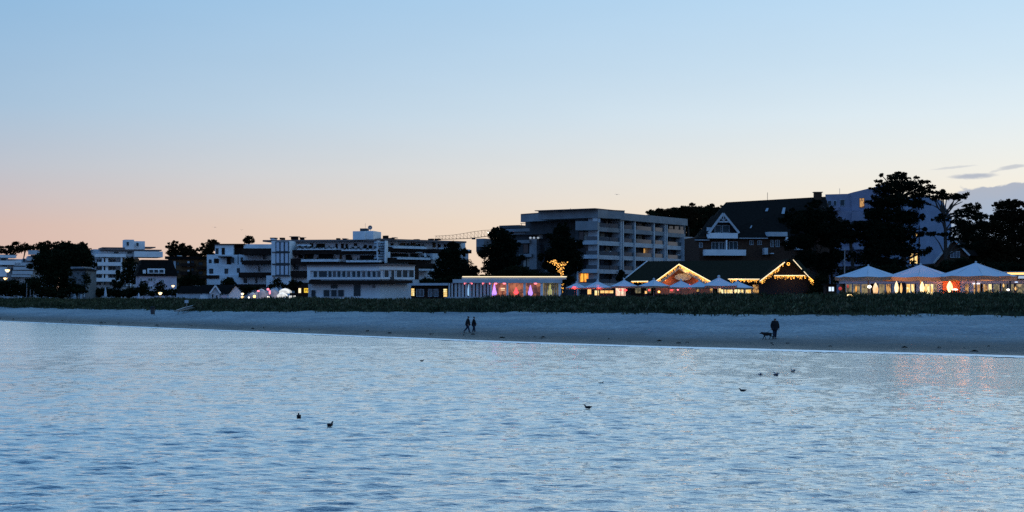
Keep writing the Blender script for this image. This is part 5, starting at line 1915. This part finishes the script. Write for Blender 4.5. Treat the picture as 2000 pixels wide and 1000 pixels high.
T('leafy_tree', 'round topped tree on the skyline left of the cubic terraces', 345, 420, [(340, 483, 13, 10), (358, 490, 16, 12), (374, 494, 14, 10), (382, 499, 10, 6), (334, 494, 10, 8), (350, 498, 22, 8)], M_LEAFB, 2.0, 3.8, .24, tr=.4)
T('leafy_tree', 'dense rounded tree just left of the cubic terraced block', 407, 380, [(412, 481, 15, 12), (404, 494, 14, 12), (420, 476, 10, 7)], M_LEAFB, 2.0, 5, .22, tr=.4)
T('leafy_tree', 'dark tree in front of the brown flats', 370, 350, [(362, 550, 16, 12), (378, 545, 14, 12), (392, 556, 12, 10), (358, 562, 14, 8)], M_LEAF, 2.0, 4.5, .24, tr=.3)
T('skyline_tree', 'small round treetop poking up above the terraced roofs', 485, 420, [(486, 466, 11, 7), (479, 469, 6, 5), (493, 470, 6, 5), (486, 473, 9, 4)], M_LEAFB, 1.8, 3.2, .26, tr=.3)
T('shrub', 'dark bushy tree behind the two cottages', 448, 275, [(446, 551, 14, 10), (436, 562, 12, 9), (455, 558, 8, 8), (428, 566, 8, 6)], M_HEDGE, 2.0, 4.5, .24, tr=.2, cat='shrub')
T('hedge', 'low hedge between the cottages and the lit tents', 484, 272, [(482, 564, 14, 8), (500, 563, 14, 4), (476, 572, 8, 6)], M_HEDGE, 2.0, 4, .24, tr=.12, cat='hedge')
T('shrub', 'leafy bush in front of the glass stair tower', 547, 270, [(540, 552, 10, 10), (552, 557, 12, 6), (563, 560, 8, 6), (530, 560, 10, 6)], M_LEAF, 2.0, 2.2, .26, tr=.15, cat='shrub')
T('leafy_tree', 'dark small tree between stair tower and white pavilion', 575, 275, [(572, 558, 10, 14), (582, 566, 8, 10), (586, 553, 6, 5)], M_HEDGE, 2.0, 4.5, .24, tr=.2)
T('evergreen_tree', 'dark evergreen covering the right end of the long terraced apartments', 885, 275, [(885, 495, 22, 18), (870, 515, 22, 18), (900, 522, 26, 20), (885, 540, 40, 18), (920, 535, 16, 12), (855, 536, 18, 12), (884, 480, 12, 6), (868, 492, 8, 8)], M_PINE, 2.1, 4.6, .22, tr=.4)
T('evergreen_tree', 'tall dark tree left of the grey hotel, below the crane lamp', 975, 285, [(978, 468, 24, 20), (968, 490, 28, 22), (988, 505, 28, 26), (962, 520, 26, 22), (980, 456, 20, 8), (1000, 480, 14, 18), (964, 450, 5, 4), (971, 446, 4, 3), (1000, 528, 20, 16)], M_PINE, 2.1, 4.8, .20, tr=.5)
T('evergreen_tree', 'conical dark tree in front of the hotel corner', 1098, 275, [(1100, 450, 14, 14), (1092, 472, 24, 18), (1110, 478, 24, 18), (1085, 500, 28, 20), (1116, 502, 26, 22), (1100, 525, 34, 16), (1130, 520, 10, 14), (1078, 520, 16, 14)], M_PINE, 2.1, 4.8, .20, tr=.5)
T('hedge', 'big rounded dark shrub behind the glass restaurant roof', 1010, 250, [(1010, 534, 30, 15), (985, 538, 24, 11), (1040, 540, 30, 12), (960, 542, 26, 9), (1066, 542, 22, 8), (930, 545, 22, 8), (1108, 548, 16, 10)], M_HEDGE, 2.1, 5, .22, tr=.2, cat='shrub')
T('hedge', 'dark hedge behind the low link building', 860, 252, [(835, 550, 18, 8), (862, 551, 22, 8), (885, 548, 22, 9), (905, 545, 16, 8)], M_HEDGE, 2.1, 5, .22, tr=.2, cat='hedge')
T('small_conifer', 'small dark conifer at the left tip of the thatched roof', 1213, 240, [(1213, 534, 7, 8), (1212, 543, 10, 8)], M_PINE, 2.0, 5, .24, tr=.15)
# wooded skyline behind the hotel
wo_ = [(1276, 418, 12, 8), (1300, 417, 20, 11), (1325, 416, 20, 13), (1347, 413, 18, 13), (1370, 415, 20, 14), (1393, 413, 18, 12), (1412, 416, 14, 14), (1385, 438, 22, 16), (1350, 440, 24, 14)]
nm = ['leftmost, low tree of the wooded skyline right of the hotel roof', 'second low tree of the wood, directly above the hotel roof edge', 'third tree of the wood, above the right end of the hotel roof', 'rounded tree of the wood with the first tall crest',
      'dense tree in the middle of the wood left of the gabled house', 'tree of the wood just above the pointed gable', 'rightmost tree of the wood, touching the steep tiled roof', 'lower tree filling the gap beside the pointed gable', 'lower tree just right of the hotel roof corner']
for i, (x, y, rx, ry) in enumerate(wo_):
    T('forest_tree', nm[i], x, 430 + (i % 3) * 12, [(x, y, rx, ry), (x - rx * .5, y - ry * .4, rx * .4, ry * .5), (x + rx * .5, y - ry * .35, rx * .4, ry * .5), (x, y + ry * 1.3, rx * 1.1, ry * 1.2)], M_LEAFB if i % 2 else M_LEAF, 2.2, 4.2, .22, tr=.4,
      group='trees of the wood behind the hotel')
# dark pines and trees in front of brick house
T('pine_tree', 'wide dark pine hiding the right half of the brick guesthouse', 1590, 270, [(1565, 436, 36, 18), (1595, 420, 26, 14), (1600, 450, 38, 18), (1570, 470, 34, 20), (1620, 470, 22, 20), (1580, 505, 34, 24), (1612, 520, 26, 22), (1540, 480, 12, 14), (1640, 438, 18, 12)], M_PINE, 2.2, 3.6, .20, tr=.5)
T('pine_tree', 'ragged dark pine just left of the tall spreading pine', 1672, 262, [(1675, 440, 26, 10), (1660, 455, 30, 8), (1690, 462, 22, 10), (1655, 470, 24, 7), (1700, 478, 20, 9), (1640, 500, 14, 8), (1712, 440, 12, 14), (1665, 498, 12, 7), (1706, 500, 16, 12), (1642, 448, 20, 14), (1625, 425, 12, 12), (1668, 462, 22, 14), (1690, 445, 18, 12)], M_PINE, 2.1, 3.0, .24, tr=.4)
T('dark_tree', 'dark tree closing the gap between the ragged pine and the tallest pine', 1708, 300, [(1706, 445, 22, 26), (1712, 480, 26, 26), (1690, 505, 30, 18), (1720, 512, 24, 16), (1740, 470, 26, 30), (1700, 420, 14, 12)], M_PINE, 2.2, 3.2, .22, tr=.4)
T('dark_tree', 'dark tree spreading over the steep roof beside the white block', 1628, 305, [(1612, 428, 26, 22), (1640, 455, 26, 18), (1560, 420, 24, 12), (1535, 440, 22, 16), (1625, 500, 26, 22), (1548, 500, 24, 24), (1590, 400, 16, 8)], M_PINE, 2.2, 3.4, .22, tr=.4)
T('dark_tree', 'dark rounded tree behind the crooked trunk of the slender pine', 1890, 290, [(1890, 470, 26, 24), (1915, 450, 22, 26), (1905, 500, 36, 20), (1880, 440, 16, 14)], M_PINE, 2.2, 3.4, .22, tr=.4)
T('hedge', 'dark hedge beside the second lit gable', 1598, 238, [(1596, 560, 16, 16), (1606, 545, 14, 16), (1590, 575, 20, 8), (1612, 562, 10, 14)], M_HEDGE, 2.1, 4.6, .22, tr=.2, cat='hedge')
T('hedge', 'long dark hedge behind the giant parasols', 1720, 228, [(1660, 532, 26, 8), (1700, 525, 30, 9), (1740, 528, 26, 12), (1775, 530, 24, 10), (1825, 530, 30, 12), (1860, 520, 30, 14), (1640, 545, 14, 10)], M_HEDGE, 2.1, 4, .22, tr=.2, cat='hedge')
T('tall_pine', 'tallest pine, with a broad flat black crown above the white block', 1763, 252,
  [(1752, 346, 26, 8), (1722, 372, 20, 12), (1745, 364, 34, 16), (1775, 362, 30, 14), (1795, 378, 24, 12), (1722, 395, 26, 14), (1752, 392, 40, 18), (1790, 398, 24, 12), (1712, 415, 22, 16), (1745, 420, 36, 20), (1778, 425, 24, 18),
   (1730, 450, 34, 22), (1765, 455, 32, 22), (1735, 485, 34, 20), (1768, 488, 28, 18), (1745, 515, 36, 14), (1810, 368, 14, 6), (1820, 364, 8, 4), (1806, 448, 8, 5), (1803, 494, 16, 7), (1815, 486, 9, 5), (1812, 355, 8, 4), (1790, 347, 8, 4), (1722, 342, 6, 4), (1765, 340, 8, 4)],
  M_PINE, 2.1, 3.4, .17, trunk=[(1766, None), (1765, 500), (1760, 440), (1755, 390), (1752, 345)], tr=.55,
  limbs=[[(1794, 575), (1795, 500), (1796, 440)], [(1765, 470), (1790, 448), (1808, 446)], [(1765, 510), (1790, 498), (1815, 490)]])
T('slender_pine', 'slender leaning pine with bare crooked trunk right of the tallest pine', 1847, 248,
  [(1835, 376, 12, 5), (1850, 384, 20, 8), (1868, 386, 16, 7), (1882, 384, 10, 6), (1826, 386, 14, 8), (1842, 374, 8, 5), (1888, 379, 8, 4), (1896, 410, 18, 10), (1910, 402, 8, 8), (1880, 418, 20, 8), (1905, 424, 14, 8), (1836, 428, 14, 8), (1866, 432, 16, 7), (1890, 442, 22, 10),
   (1870, 452, 18, 8), (1912, 440, 14, 8), (1845, 458, 12, 4), (1890, 462, 22, 9), (1822, 458, 18, 3.5), (1862, 468, 12, 4), (1926, 424, 6, 6), (1900, 480, 24, 10)],
  M_PINE, 2.0, 3.2, .20, trunk=[(1847, None), (1847, 500), (1846, 450), (1844, 425), (1842, 416)], tr=.42,
  limbs=[[(1842, 416), (1832, 406), (1820, 400)], [(1842, 416), (1858, 404), (1880, 394)], [(1847, 450), (1862, 444), (1876, 440)], [(1847, 462), (1832, 458), (1815, 458)], [(1832, 406), (1828, 396), (1830, 388)], [(1840, 414), (1838, 402), (1842, 390)], [(1858, 404), (1862, 394), (1866, 386)]])
T('dark_tree', 'massive dark tree filling the right end of the view above the parasols', 1975, 265,
  [(1965, 400, 22, 10), (1990, 398, 20, 8), (1955, 418, 20, 14), (1985, 422, 30, 20), (1950, 445, 30, 20), (1990, 455, 36, 26), (1945, 475, 36, 20), (1985, 490, 40, 22), (1925, 485, 26, 18), (1950, 508, 46, 16), (1995, 515, 36, 16), (2030, 430, 40, 34), (2040, 490, 40, 40), (1905, 505, 22, 14), (2090, 450, 40, 50)],
  M_LEAFB, 2.2, 4.2, .19, tr=.6)
T('hedge', 'dark bushes between the small gabled house and the amber roof edge', 1930, 226, [(1900, 522, 26, 14), (1935, 524, 28, 14), (1970, 524, 30, 12), (2005, 524, 30, 12), (1880, 516, 18, 14)], M_HEDGE, 2.1, 4.6, .22, tr=.2, cat='hedge')

# ------------------------------------------------------------------ dune plants (countless): one mass of tufts
k_ = len(DUNE_COLS)
cols = np.stack(DUNE_COLS, axis=1)
sel = np.where((C_[:, 1] > 118) & (C_[:, 1] < 520) & (C_[:, 0] > -260))[0]
s0, s1 = sel[0], sel[-1]
seg_len = np.linalg.norm(np.diff(C_[s0:s1 + 1, :2], axis=0), axis=1)
# density falls with distance
wgt = seg_len / np.maximum(C_[s0:s1, 1], 60) ** 1.25
wgt /= wgt.sum()
N = 230000
si = rng.choice(np.arange(s0, s1), size=N, p=wgt)
st = rng.random(N)
vv = rng.random(N) ** .85 * (k_ - 2.0)
edge = .42 + .34 * fnoise(si * 1.0, st * 0, 41, .7) + .3 * fnoise(si + st, st * 0, 42, .16) + .35 * rng.random(N) ** 3       # ragged foot
vv = np.where(vv < edge, vv + edge, vv)
vi = vv.astype(int)
vt = vv - vi
p00 = cols[si, vi]
p01 = cols[si, vi + 1]
p10 = cols[si + 1, vi]
p11 = cols[si + 1, vi + 1]
Pp = (p00 * (1 - vt[:, None]) + p01 * vt[:, None]) * (1 - st[:, None]) + (p10 * (1 - vt[:, None]) + p11 * vt[:, None]) * st[:, None]
hv = .5 + .5 * fnoise(Pp[:, 0], Pp[:, 1], 44, .5) + .3 * fnoise(Pp[:, 0], Pp[:, 1], 45, 1.6)
hv = np.clip(hv, .12, 1.5)
bush = np.clip(fnoise(Pp[:, 0], Pp[:, 1], 46, .35) * 4 + fnoise(Pp[:, 0], Pp[:, 1], 47, .9) * 2 - .6, 0, 1)
sc_ = Pp[:, 1] / 200.0
Pp[:, 2] += rng.random(N) * (.5 * hv + .42 * bush)
S = (.14 + .24 * rng.random(N) ** 2) * (.8 + .35 * sc_)
m_dp = bpy.data.materials.new('dune_plants')
m_dp.use_nodes = True
t = m_dp.node_tree
k = NG(t)
b_ = t.nodes['Principled BSDF']
b_.inputs['Roughness'].default_value = .9
b_.inputs['Specular IOR Level'].default_value = .02
ge = k.n('ShaderNodeNewGeometry')
n1 = k.n('ShaderNodeTexNoise')
n1.inputs['Scale'].default_value = .8
n1.inputs['Detail'].default_value = 6
k.link(ge.outputs['Position'], n1.inputs['Vector'])
n2 = k.n('ShaderNodeTexWhiteNoise')
k.link(ge.outputs['Random Per Island'], n2.inputs['Vector'])
cc1 = k.ramp(n1.outputs[0], [(.35, (.034, .044, .022, 1)), (.5, (.07, .078, .04, 1)), (.68, (.15, .13, .08, 1))], 'LINEAR')
cc2 = k.ramp(n2.outputs[0], [(0, (.5, .5, .5, 1)), (.8, (1.1, 1.1, 1.1, 1)), (1, (2.0, 1.8, 1.5, 1))], 'LINEAR')
k.link(k.mix(1.0, cc1, cc2, 'MULTIPLY'), b_.inputs['Base Color'])
# single tufts creeping out onto the sand
j_ = rng.choice(np.arange(s0, s1), size=26, p=wgt)
ex, es = [], []
for q_ in range(900):
    i_ = rng.choice(np.arange(s0, s1), p=wgt)
    tt_ = 1.0 - .10 * rng.random() ** 1.6
    b0 = W_[i_] + (F_[i_, :2] - W_[i_]) * tt_
    zc = .02 + F_[i_, 2] * (.08 + .92 * tt_ ** .92)
    for m_q in range(7):
        ex.append((b0[0] + rng.normal(0, .3), b0[1] + rng.normal(0, .3), zc + rng.random() * .3))
        es.append(.14 + .2 * rng.random())
Pp = np.vstack([Pp, np.array(ex)])
S = np.concatenate([S, np.array(es)])
V, fa = leaf_quads(Pp, S, up=2.2, wd=.24)
kind(np_mesh('dune_vegetation', V, fa, m_dp), 'stuff')

# ------------------------------------------------------------------ beach: path, post, bin
Y = 214
r = thing('boardwalk', 'weathered board path with slanting rails cut through the dune on the left', 'boardwalk', (X(360, Y), Y, 1.7))
for i in range(16):
    t_ = i / 15
    c = P(345 + 30 * t_, 607.5 - 6.5 * t_, Y + 12 * t_)
    MB().box(c.x - .25, c.x + .25, c.y - .7, c.y + .7, c.z - .05, c.z + .05).build('plank', M_BOARD, r)
MB().tube([P(344, 606, Y), P(362, 600, Y + 6), P(376, 597, Y + 12)], .05, 5).build('handrail', M_OFFW, r)
for x, y in ((348, 604.5), (358, 601.5), (368, 598.5)):
    c = P(x, y, Y + (x - 344) * .4)
    MB().tube([c, c - Vector((0, 0, .9))], .05, 5).build('rail_post', M_BOARD, r)
r = thing('signpost', 'slim post with a small board beside the beach path', 'signpost', (X(364.5, 214), 214, 1.7))
MB().tube([P(364.5, 606, 214), P(364.5, 585, 214)], .06, 6).build('post', M_BOARD, r)
c = P(364.5, 589, 214)
MB().box(c.x - .28, c.x + .28, c.y - .1, c.y - .05, c.z - .22, c.z + .22).build('sign_board', M_OFFW, r)

Y = 206
r = thing('litter_bin', 'dark tapered litter bin with a domed lid standing alone on the sand', 'bin', (X(298, Y), Y, Z(614, Y)))
p = r.location
MB().lathe([(.26, 0), (.30, .4), (.34, .82), (.34, .86)], 12, p).build('bin_body', M_DMETAL, r)
MB().lathe([(.40, .88), (.42, .94), (.36, 1.06), (.2, 1.16), (.03, 1.2)], 12, p).build('lid', M_COAT, r, True)
MB().tube([(p.x + .3, p.y, p.z - .2), (p.x + .3, p.y, p.z + .9)], .03, 5).build('post', M_DMETAL, r)


# ------------------------------------------------------------------ people and dog
def skin(name, V_, E_, R__, m_, parent, sub=1, root_i=0):
    me = bpy.data.meshes.new(name)
    me.from_pydata(V_, E_, [])
    me.materials.append(m_)
    o = bpy.data.objects.new(name, me)
    COL.objects.link(o)
    o.parent = parent
    md = o.modifiers.new('skin', 'SKIN')
    md.use_smooth_shade = True
    lay = me.skin_vertices[0] if len(me.skin_vertices) else None
    if lay is None:
        bpy.context.view_layer.objects.active = o
        bpy.ops.object.select_all(action='DESELECT')
        o.select_set(True)
        bpy.ops.mesh.customdata_skin_add()
        lay = me.skin_vertices[0]
    for i, rr in enumerate(R__):
        rr = rr if isinstance(rr, tuple) else (rr, rr)
        lay.data[i].radius = rr
        lay.data[i].use_root = (i == root_i)
    ss = o.modifiers.new('sub', 'SUBSURF')
    ss.levels = sub
    ss.render_levels = sub + 1
    return o


def chain(V_, E_, R__, start, pts, rads):
    prev = start
    for p, r_ in zip(pts, rads):
        V_.append(p)
        R__.append(r_)
        if prev is not None:
            E_.append((prev, len(V_) - 1))
        prev = len(V_) - 1
    return prev


def person(label, px, py, Y, h, pose, coat_len, face=1, coatw=1.0, group=None, hairm=None):
    """x: picture right; figure faces +x * face. pose gives joint positions for a 1.75 m figure"""
    s_ = h / 1.75
    z0 = Z(py, Y)
    root = thing('person', label, 'person', (X(px, Y), Y, z0), group)
    root.scale = (s_, s_, s_)
    P_ = pose
    V_, E_, R__ = [], [], []
    pel = chain(V_, E_, R__, None, [P_['pelvis']], [(.16, .12)])
    ch = chain(V_, E_, R__, pel, [P_['waist'], P_['chest']], [(.15, .115), (.19, .13)])
    nk = chain(V_, E_, R__, ch, [P_['neck']], [.062])
    hd = chain(V_, E_, R__, nk, [P_['chin'], P_['head'], P_['crown']], [.07, (.088, .10), .06])
    nose = Vector(P_['head']) + Vector((.11 * P_.get('fx', 1), P_.get('fy', 0) * .11, -.02))
    chain(V_, E_, R__, hd - 1, [tuple(nose)], [.018])
    for sd in ('l', 'r'):
        hip_, kn, an, toe = P_['leg_' + sd]
        chain(V_, E_, R__, pel, [hip_, kn, an, toe], [.095, .062, .045, .04])
        sh, elb, wr2, hand = P_['arm_' + sd]
        e_ = chain(V_, E_, R__, ch, [sh, elb, wr2, hand], [.065, .05, .03, (.042, .022)])
        hv_, dv = Vector(hand), (Vector(hand) - Vector(wr2)).normalized()
        for fi, (off, ln_) in enumerate(((-.03, .075), (-.01, .09), (.01, .085), (.03, .07))):
            base = hv_ + dv * .03 + Vector((off * .6, off * .8, 0))
            chain(V_, E_, R__, e_, [tuple(base), tuple(base + dv * ln_ * .6), tuple(base + dv * ln_ + Vector((.01, 0, 0)))], [.011, .010, .008])
        chain(V_, E_, R__, e_, [tuple(hv_ + Vector((.035, .0, -.01))), tuple(hv_ + Vector((.05, 0, -.04)))], [.012, .010])
    skin('body', V_, E_, R__, M_SKIN, root)
    # trousers
    V_, E_, R__ = [], [], []
    pel = chain(V_, E_, R__, None, [P_['pelvis']], [(.185, .145)])
    for sd in ('l', 'r'):
        hip_, kn, an, toe = [Vector(q_) for q_ in P_['leg_' + sd]]
        chain(V_, E_, R__, pel, [tuple(hip_), tuple(kn), tuple(an + Vector((0, 0, .03)))], [.118, .088, .074])
    skin('trousers', V_, E_, R__, M_JEANS, root)
    for sd in ('l', 'r'):
        an, toe = Vector(P_['leg_' + sd][2]), Vector(P_['leg_' + sd][3])
        V_, E_, R__ = [], [], []
        dv = (toe - an)
        chain(V_, E_, R__, None, [tuple(an + Vector((0, 0, .0))), tuple(an - Vector((dv.x * .25, dv.y * .25, .03))), tuple(toe - dv * .2), tuple(toe + dv * .15)][1:], [.06, .055, .042])
        skin('shoe', V_, E_, R__, M_COAT, root)
    # coat
    V_, E_, R__ = [], [], []
    W2 = coatw
    pel2 = Vector(P_['pelvis'])
    hem = tuple(pel2 + Vector((0, 0, -coat_len)))
    c0_ = chain(V_, E_, R__, None, [hem, tuple(pel2), P_['waist'], P_['chest']], [(.22 * W2, .17 * W2), (.225 * W2, .17 * W2), (.205 * W2, .16 * W2), (.225 * W2, .165 * W2)])
    chain(V_, E_, R__, c0_, [tuple(Vector(P_['neck']) + Vector((0, 0, .02)))], [.105])
    for sd in ('l', 'r'):
        sh, elb, wr2, hand = P_['arm_' + sd]
        chain(V_, E_, R__, c0_, [sh, elb, wr2], [.10, .082, .062])
    skin('coat', V_, E_, R__, M_COAT, root)
    V_, E_, R__ = [], [], []
    hx = Vector(P_['head'])
    bkx = -.03 * P_.get('fx', 1)
    chain(V_, E_, R__, None, [tuple(hx + Vector((bkx * 1.6, 0, -.06))), tuple(hx + Vector((bkx, 0, .03))), tuple(Vector(P_['crown']) + Vector((bkx * .3, 0, .02)))], [.12, (.118, .122), .075])
    skin('hair', V_, E_, R__, M_HAIR, root)
    return root


poseA = dict(pelvis=(0, 0, .93), waist=(.01, 0, 1.12), chest=(.03, 0, 1.33), neck=(.055, 0, 1.49), chin=(.08, 0, 1.56), head=(.09, 0, 1.63), crown=(.09, 0, 1.70), fx=1,
             leg_l=((0, -.09, .86), (.10, -.09, .48), (.20, -.09, .08), (.33, -.09, .04)),
             leg_r=((0, .09, .86), (-.10, .09, .50), (-.40, .09, .16), (-.32, .09, .05)),
             arm_l=((.03, -.2, 1.40), (-.07, -.24, 1.14), (.03, -.24, .92), (.07, -.23, .84)),
             arm_r=((.03, .2, 1.40), (.10, .24, 1.14), (.22, .23, .96), (.27, .22, .90)))
poseB = dict(pelvis=(0, 0, .92), waist=(0, 0, 1.10), chest=(.01, 0, 1.31), neck=(.02, 0, 1.47), chin=(.045, 0, 1.54), head=(.05, 0, 1.61), crown=(.05, 0, 1.69), fx=1,
             leg_l=((0, -.09, .85), (.07, -.09, .47), (.12, -.09, .08), (.25, -.09, .04)),
             leg_r=((0, .09, .85), (-.03, .09, .48), (-.13, .09, .10), (-.01, .09, .04)),
             arm_l=((.02, -.2, 1.38), (.12, -.25, 1.14), (.26, -.26, .94), (.31, -.26, .87)),
             arm_r=((.0, .2, 1.38), (-.06, .24, 1.12), (0, .25, .9), (.02, .25, .82)))
poseC = dict(pelvis=(0, 0, .92), waist=(-.01, -.02, 1.12), chest=(-.02, -.06, 1.34), neck=(-.03, -.12, 1.47), chin=(-.04, -.17, 1.52), head=(-.045, -.18, 1.59), crown=(-.045, -.17, 1.66), fx=-.4, fy=-1,
             leg_l=((-.09, 0, .86), (-.10, -.04, .48), (-.09, .02, .08), (-.10, -.11, .04)),
             leg_r=((.09, 0, .86), (.08, .05, .48), (.07, .14, .10), (.08, .02, .04)),
             arm_l=((-.21, -.04, 1.40), (-.30, -.06, 1.14), (-.31, -.12, .90), (-.31, -.14, .82)),
             arm_r=((.20, -.04, 1.40), (.29, -.02, 1.12), (.31, -.04, .86), (.31, -.05, .78)))
person('walker in dark jacket and jeans mid stride, left of the couple on the sand', 913.5, 651, 144, 1.76, poseA, .20, coatw=1.28, group='couple walking along the beach')
person('walker in dark coat, one arm swung forward, right of the couple on the sand', 925.5, 650.5, 144.5, 1.70, poseB, .28, coatw=1.16, group='couple walking along the beach')
person('person in a bulky black coat, head bowed, walking the dog alone on the sand', 1513.5, 662.5, 122, 1.86, poseC, .30, coatw=1.3)

# dog facing left
Y = 121.6
z0 = Z(663, Y)
r = thing('dog', 'black long-bodied dog trotting to the left beside its bulky coated owner', 'dog', (X(1499, Y), Y, z0))
V_, E_, R__ = [], [], []
pel = chain(V_, E_, R__, None, [(.30, 0, .50)], [(.10, .11)])
bel = chain(V_, E_, R__, pel, [(.10, 0, .47), (-.15, 0, .46), (-.28, 0, .50)], [(.14, .16), (.15, .18), (.14, .17)])
nk = chain(V_, E_, R__, bel, [(-.42, 0, .54), (-.52, 0, .54)], [.085, (.07, .075)])
chain(V_, E_, R__, nk, [(-.60, 0, .52), (-.70, 0, .485)], [.045, .03])
for sy in (-1, 1):
    chain(V_, E_, R__, nk, [(-.50, .05 * sy, .61), (-.47, .065 * sy, .65)], [.022, .01])
    dxf = -.10 if sy < 0 else .10
    chain(V_, E_, R__, bel, [(-.26, .08 * sy, .36), (-.26 + dxf * .7, .08 * sy, .20), (-.26 + dxf * 1.5, .08 * sy, .04), (-.31 + dxf * 1.5, .08 * sy, .02)], [.055, .032, .026, .026])
    dxh = .08 if sy < 0 else -.10
    chain(V_, E_, R__, pel, [(.24 + dxh * .3, .08 * sy, .35), (.36 + dxh, .08 * sy, .20), (.30 + dxh * 1.3, .08 * sy, .04), (.25 + dxh * 1.3, .08 * sy, .02)], [.065, .032, .026, .026])
chain(V_, E_, R__, pel, [(.42, 0, .50), (.54, 0, .42), (.62, 0, .33)], [.035, .028, .018])
skin('body', V_, E_, R__, M_FUR, r)
ring = [Vector((X(1499, Y) - .44 + .0, Y + .095 * math.cos(a), z0 + .545 + .095 * math.sin(a))) for a in [i * math.pi / 5 for i in range(11)]]
MB().tube(ring, .015, 4).build('collar', mat('collar_red', (.15, .02, .02)), r)
lh = P(1510, 637, 121.8)
mbl = MB().tube([Vector((X(1499, Y) - .42, Y - .05, z0 + .60)), Vector((X(1499, Y) - .1, Y, z0 + .56)), lh - Vector((.1, 0, .25)), lh], .012, 4)
o = mbl.build('dog_leash', M_DMETAL)
tag(o, 'thin dark leash hanging between the owner and the black dog', 'leash')


# ------------------------------------------------------------------ gulls
def gull_swim(px, py, head, s_, label, m_=None, wings=False):
    Y = 12501.0 / (py - HZ)
    r = thing('gull', label, 'gull', (X(px, Y), Y, .0), 'gulls swimming on the sea')
    r.rotation_euler = (0, 0, head)
    r.scale = (s_, s_, s_)
    V_, E_, R__ = [], [], []
    a = chain(V_, E_, R__, None, [(0, 0, .045)], [(.075, .06)])
    chain(V_, E_, R__, a, [(-.11, 0, .06), (-.19, 0, .085)], [(.05, .035), (.02, .008)])
    n_ = chain(V_, E_, R__, a, [(.09, 0, .06), (.125, 0, .12), (.145, 0, .15)], [.05, .028, .035])
    chain(V_, E_, R__, n_, [(.18, 0, .145), (.21, 0, .138)], [.012, .006])
    if wings:
        for sy in (-1, 1):
            chain(V_, E_, R__, a, [(0, .09 * sy, .10), (-.03, .20 * sy, .19), (-.10, .30 * sy, .20)], [(.05, .018), (.04, .012), (.012, .008)])
    skin('body', V_, E_, R__, m_ or M_GULLD, r)
    for sy in (-1, 1):
        V_, E_, R__ = [], [], []
        chain(V_, E_, R__, None, [(.05, .055 * sy, .075), (-.06, .06 * sy, .085), (-.20, .02 * sy, .10)], [(.03, .02), (.032, .02), (.008, .006)])
        skin('wing', V_, E_, R__, M_GULLD, r)
    return r


pi = math.pi
gull_swim(583.5, 816, pi / 2 + .2, 1.0, 'dark gull seen end-on, left of the near pair on the open water')
gull_swim(645, 833, pi / 2 - .4, 1.0, 'dark gull seen end-on, right of the near pair on the open water')
gull_swim(1148, 798, 2.6, .95, 'dark gull turned left with a tail speck, in the middle of the water')
gull_swim(1174, 750, .3, .75, 'small dark gull farther out above the middle one')
gull_swim(824, 706, .1, .8, 'small gull closest to the beach, below the walking couple')
gull_swim(1450.5, 765, 3.0, .95, 'single gull left of and below the group of three')
gull_swim(1485, 734, pi, .75, 'leftmost gull of the three near the shore, facing left', M_GULLW, wings=True)
gull_swim(1516, 734, .2, .95, 'middle gull of the three near the shore, wings raised', M_GULLW, wings=True)
gull_swim(1549, 727, .3, .85, 'rightmost gull of the three near the shore, wings half spread', M_GULLW, wings=True)


def gull_fly(px, py, Y, span, label, rot, bank=0.0):
    p = P(px, py, Y)
    r = thing('flying_gull', label, 'gull', p, 'gulls in the air')
    r.rotation_euler = (bank, 0, rot)
    s_ = span / 1.0
    r.scale = (s_, s_, s_)
    V_, E_, R__ = [], [], []
    a = chain(V_, E_, R__, None, [(0, 0, 0)], [.055])
    chain(V_, E_, R__, a, [(-.12, 0, 0), (-.22, 0, .01)], [(.035, .03), (.04, .008)])
    chain(V_, E_, R__, a, [(.10, 0, .01), (.16, 0, .015), (.2, 0, .01)], [.045, .03, .01])
    for sy in (-1, 1):
        chain(V_, E_, R__, a, [(.03, .12 * sy, .05), (.04, .28 * sy, .07), (-.06, .5 * sy, .0)], [(.06, .012), (.05, .01), (.01, .006)])
    skin('body', V_, E_, R__, M_GULLW, r)


gull_fly(1205, 380, 180, .75, 'tiny gull flying above the flat hotel roof', pi / 2 + .4)
gull_fly(420, 444, 190, .6, 'tiny gull in the sky above the round topped tree', pi / 2 - .3)
gull_fly(472, 449, 200, .5, 'faintest tiny gull above the small round treetop', pi / 2 + .3)
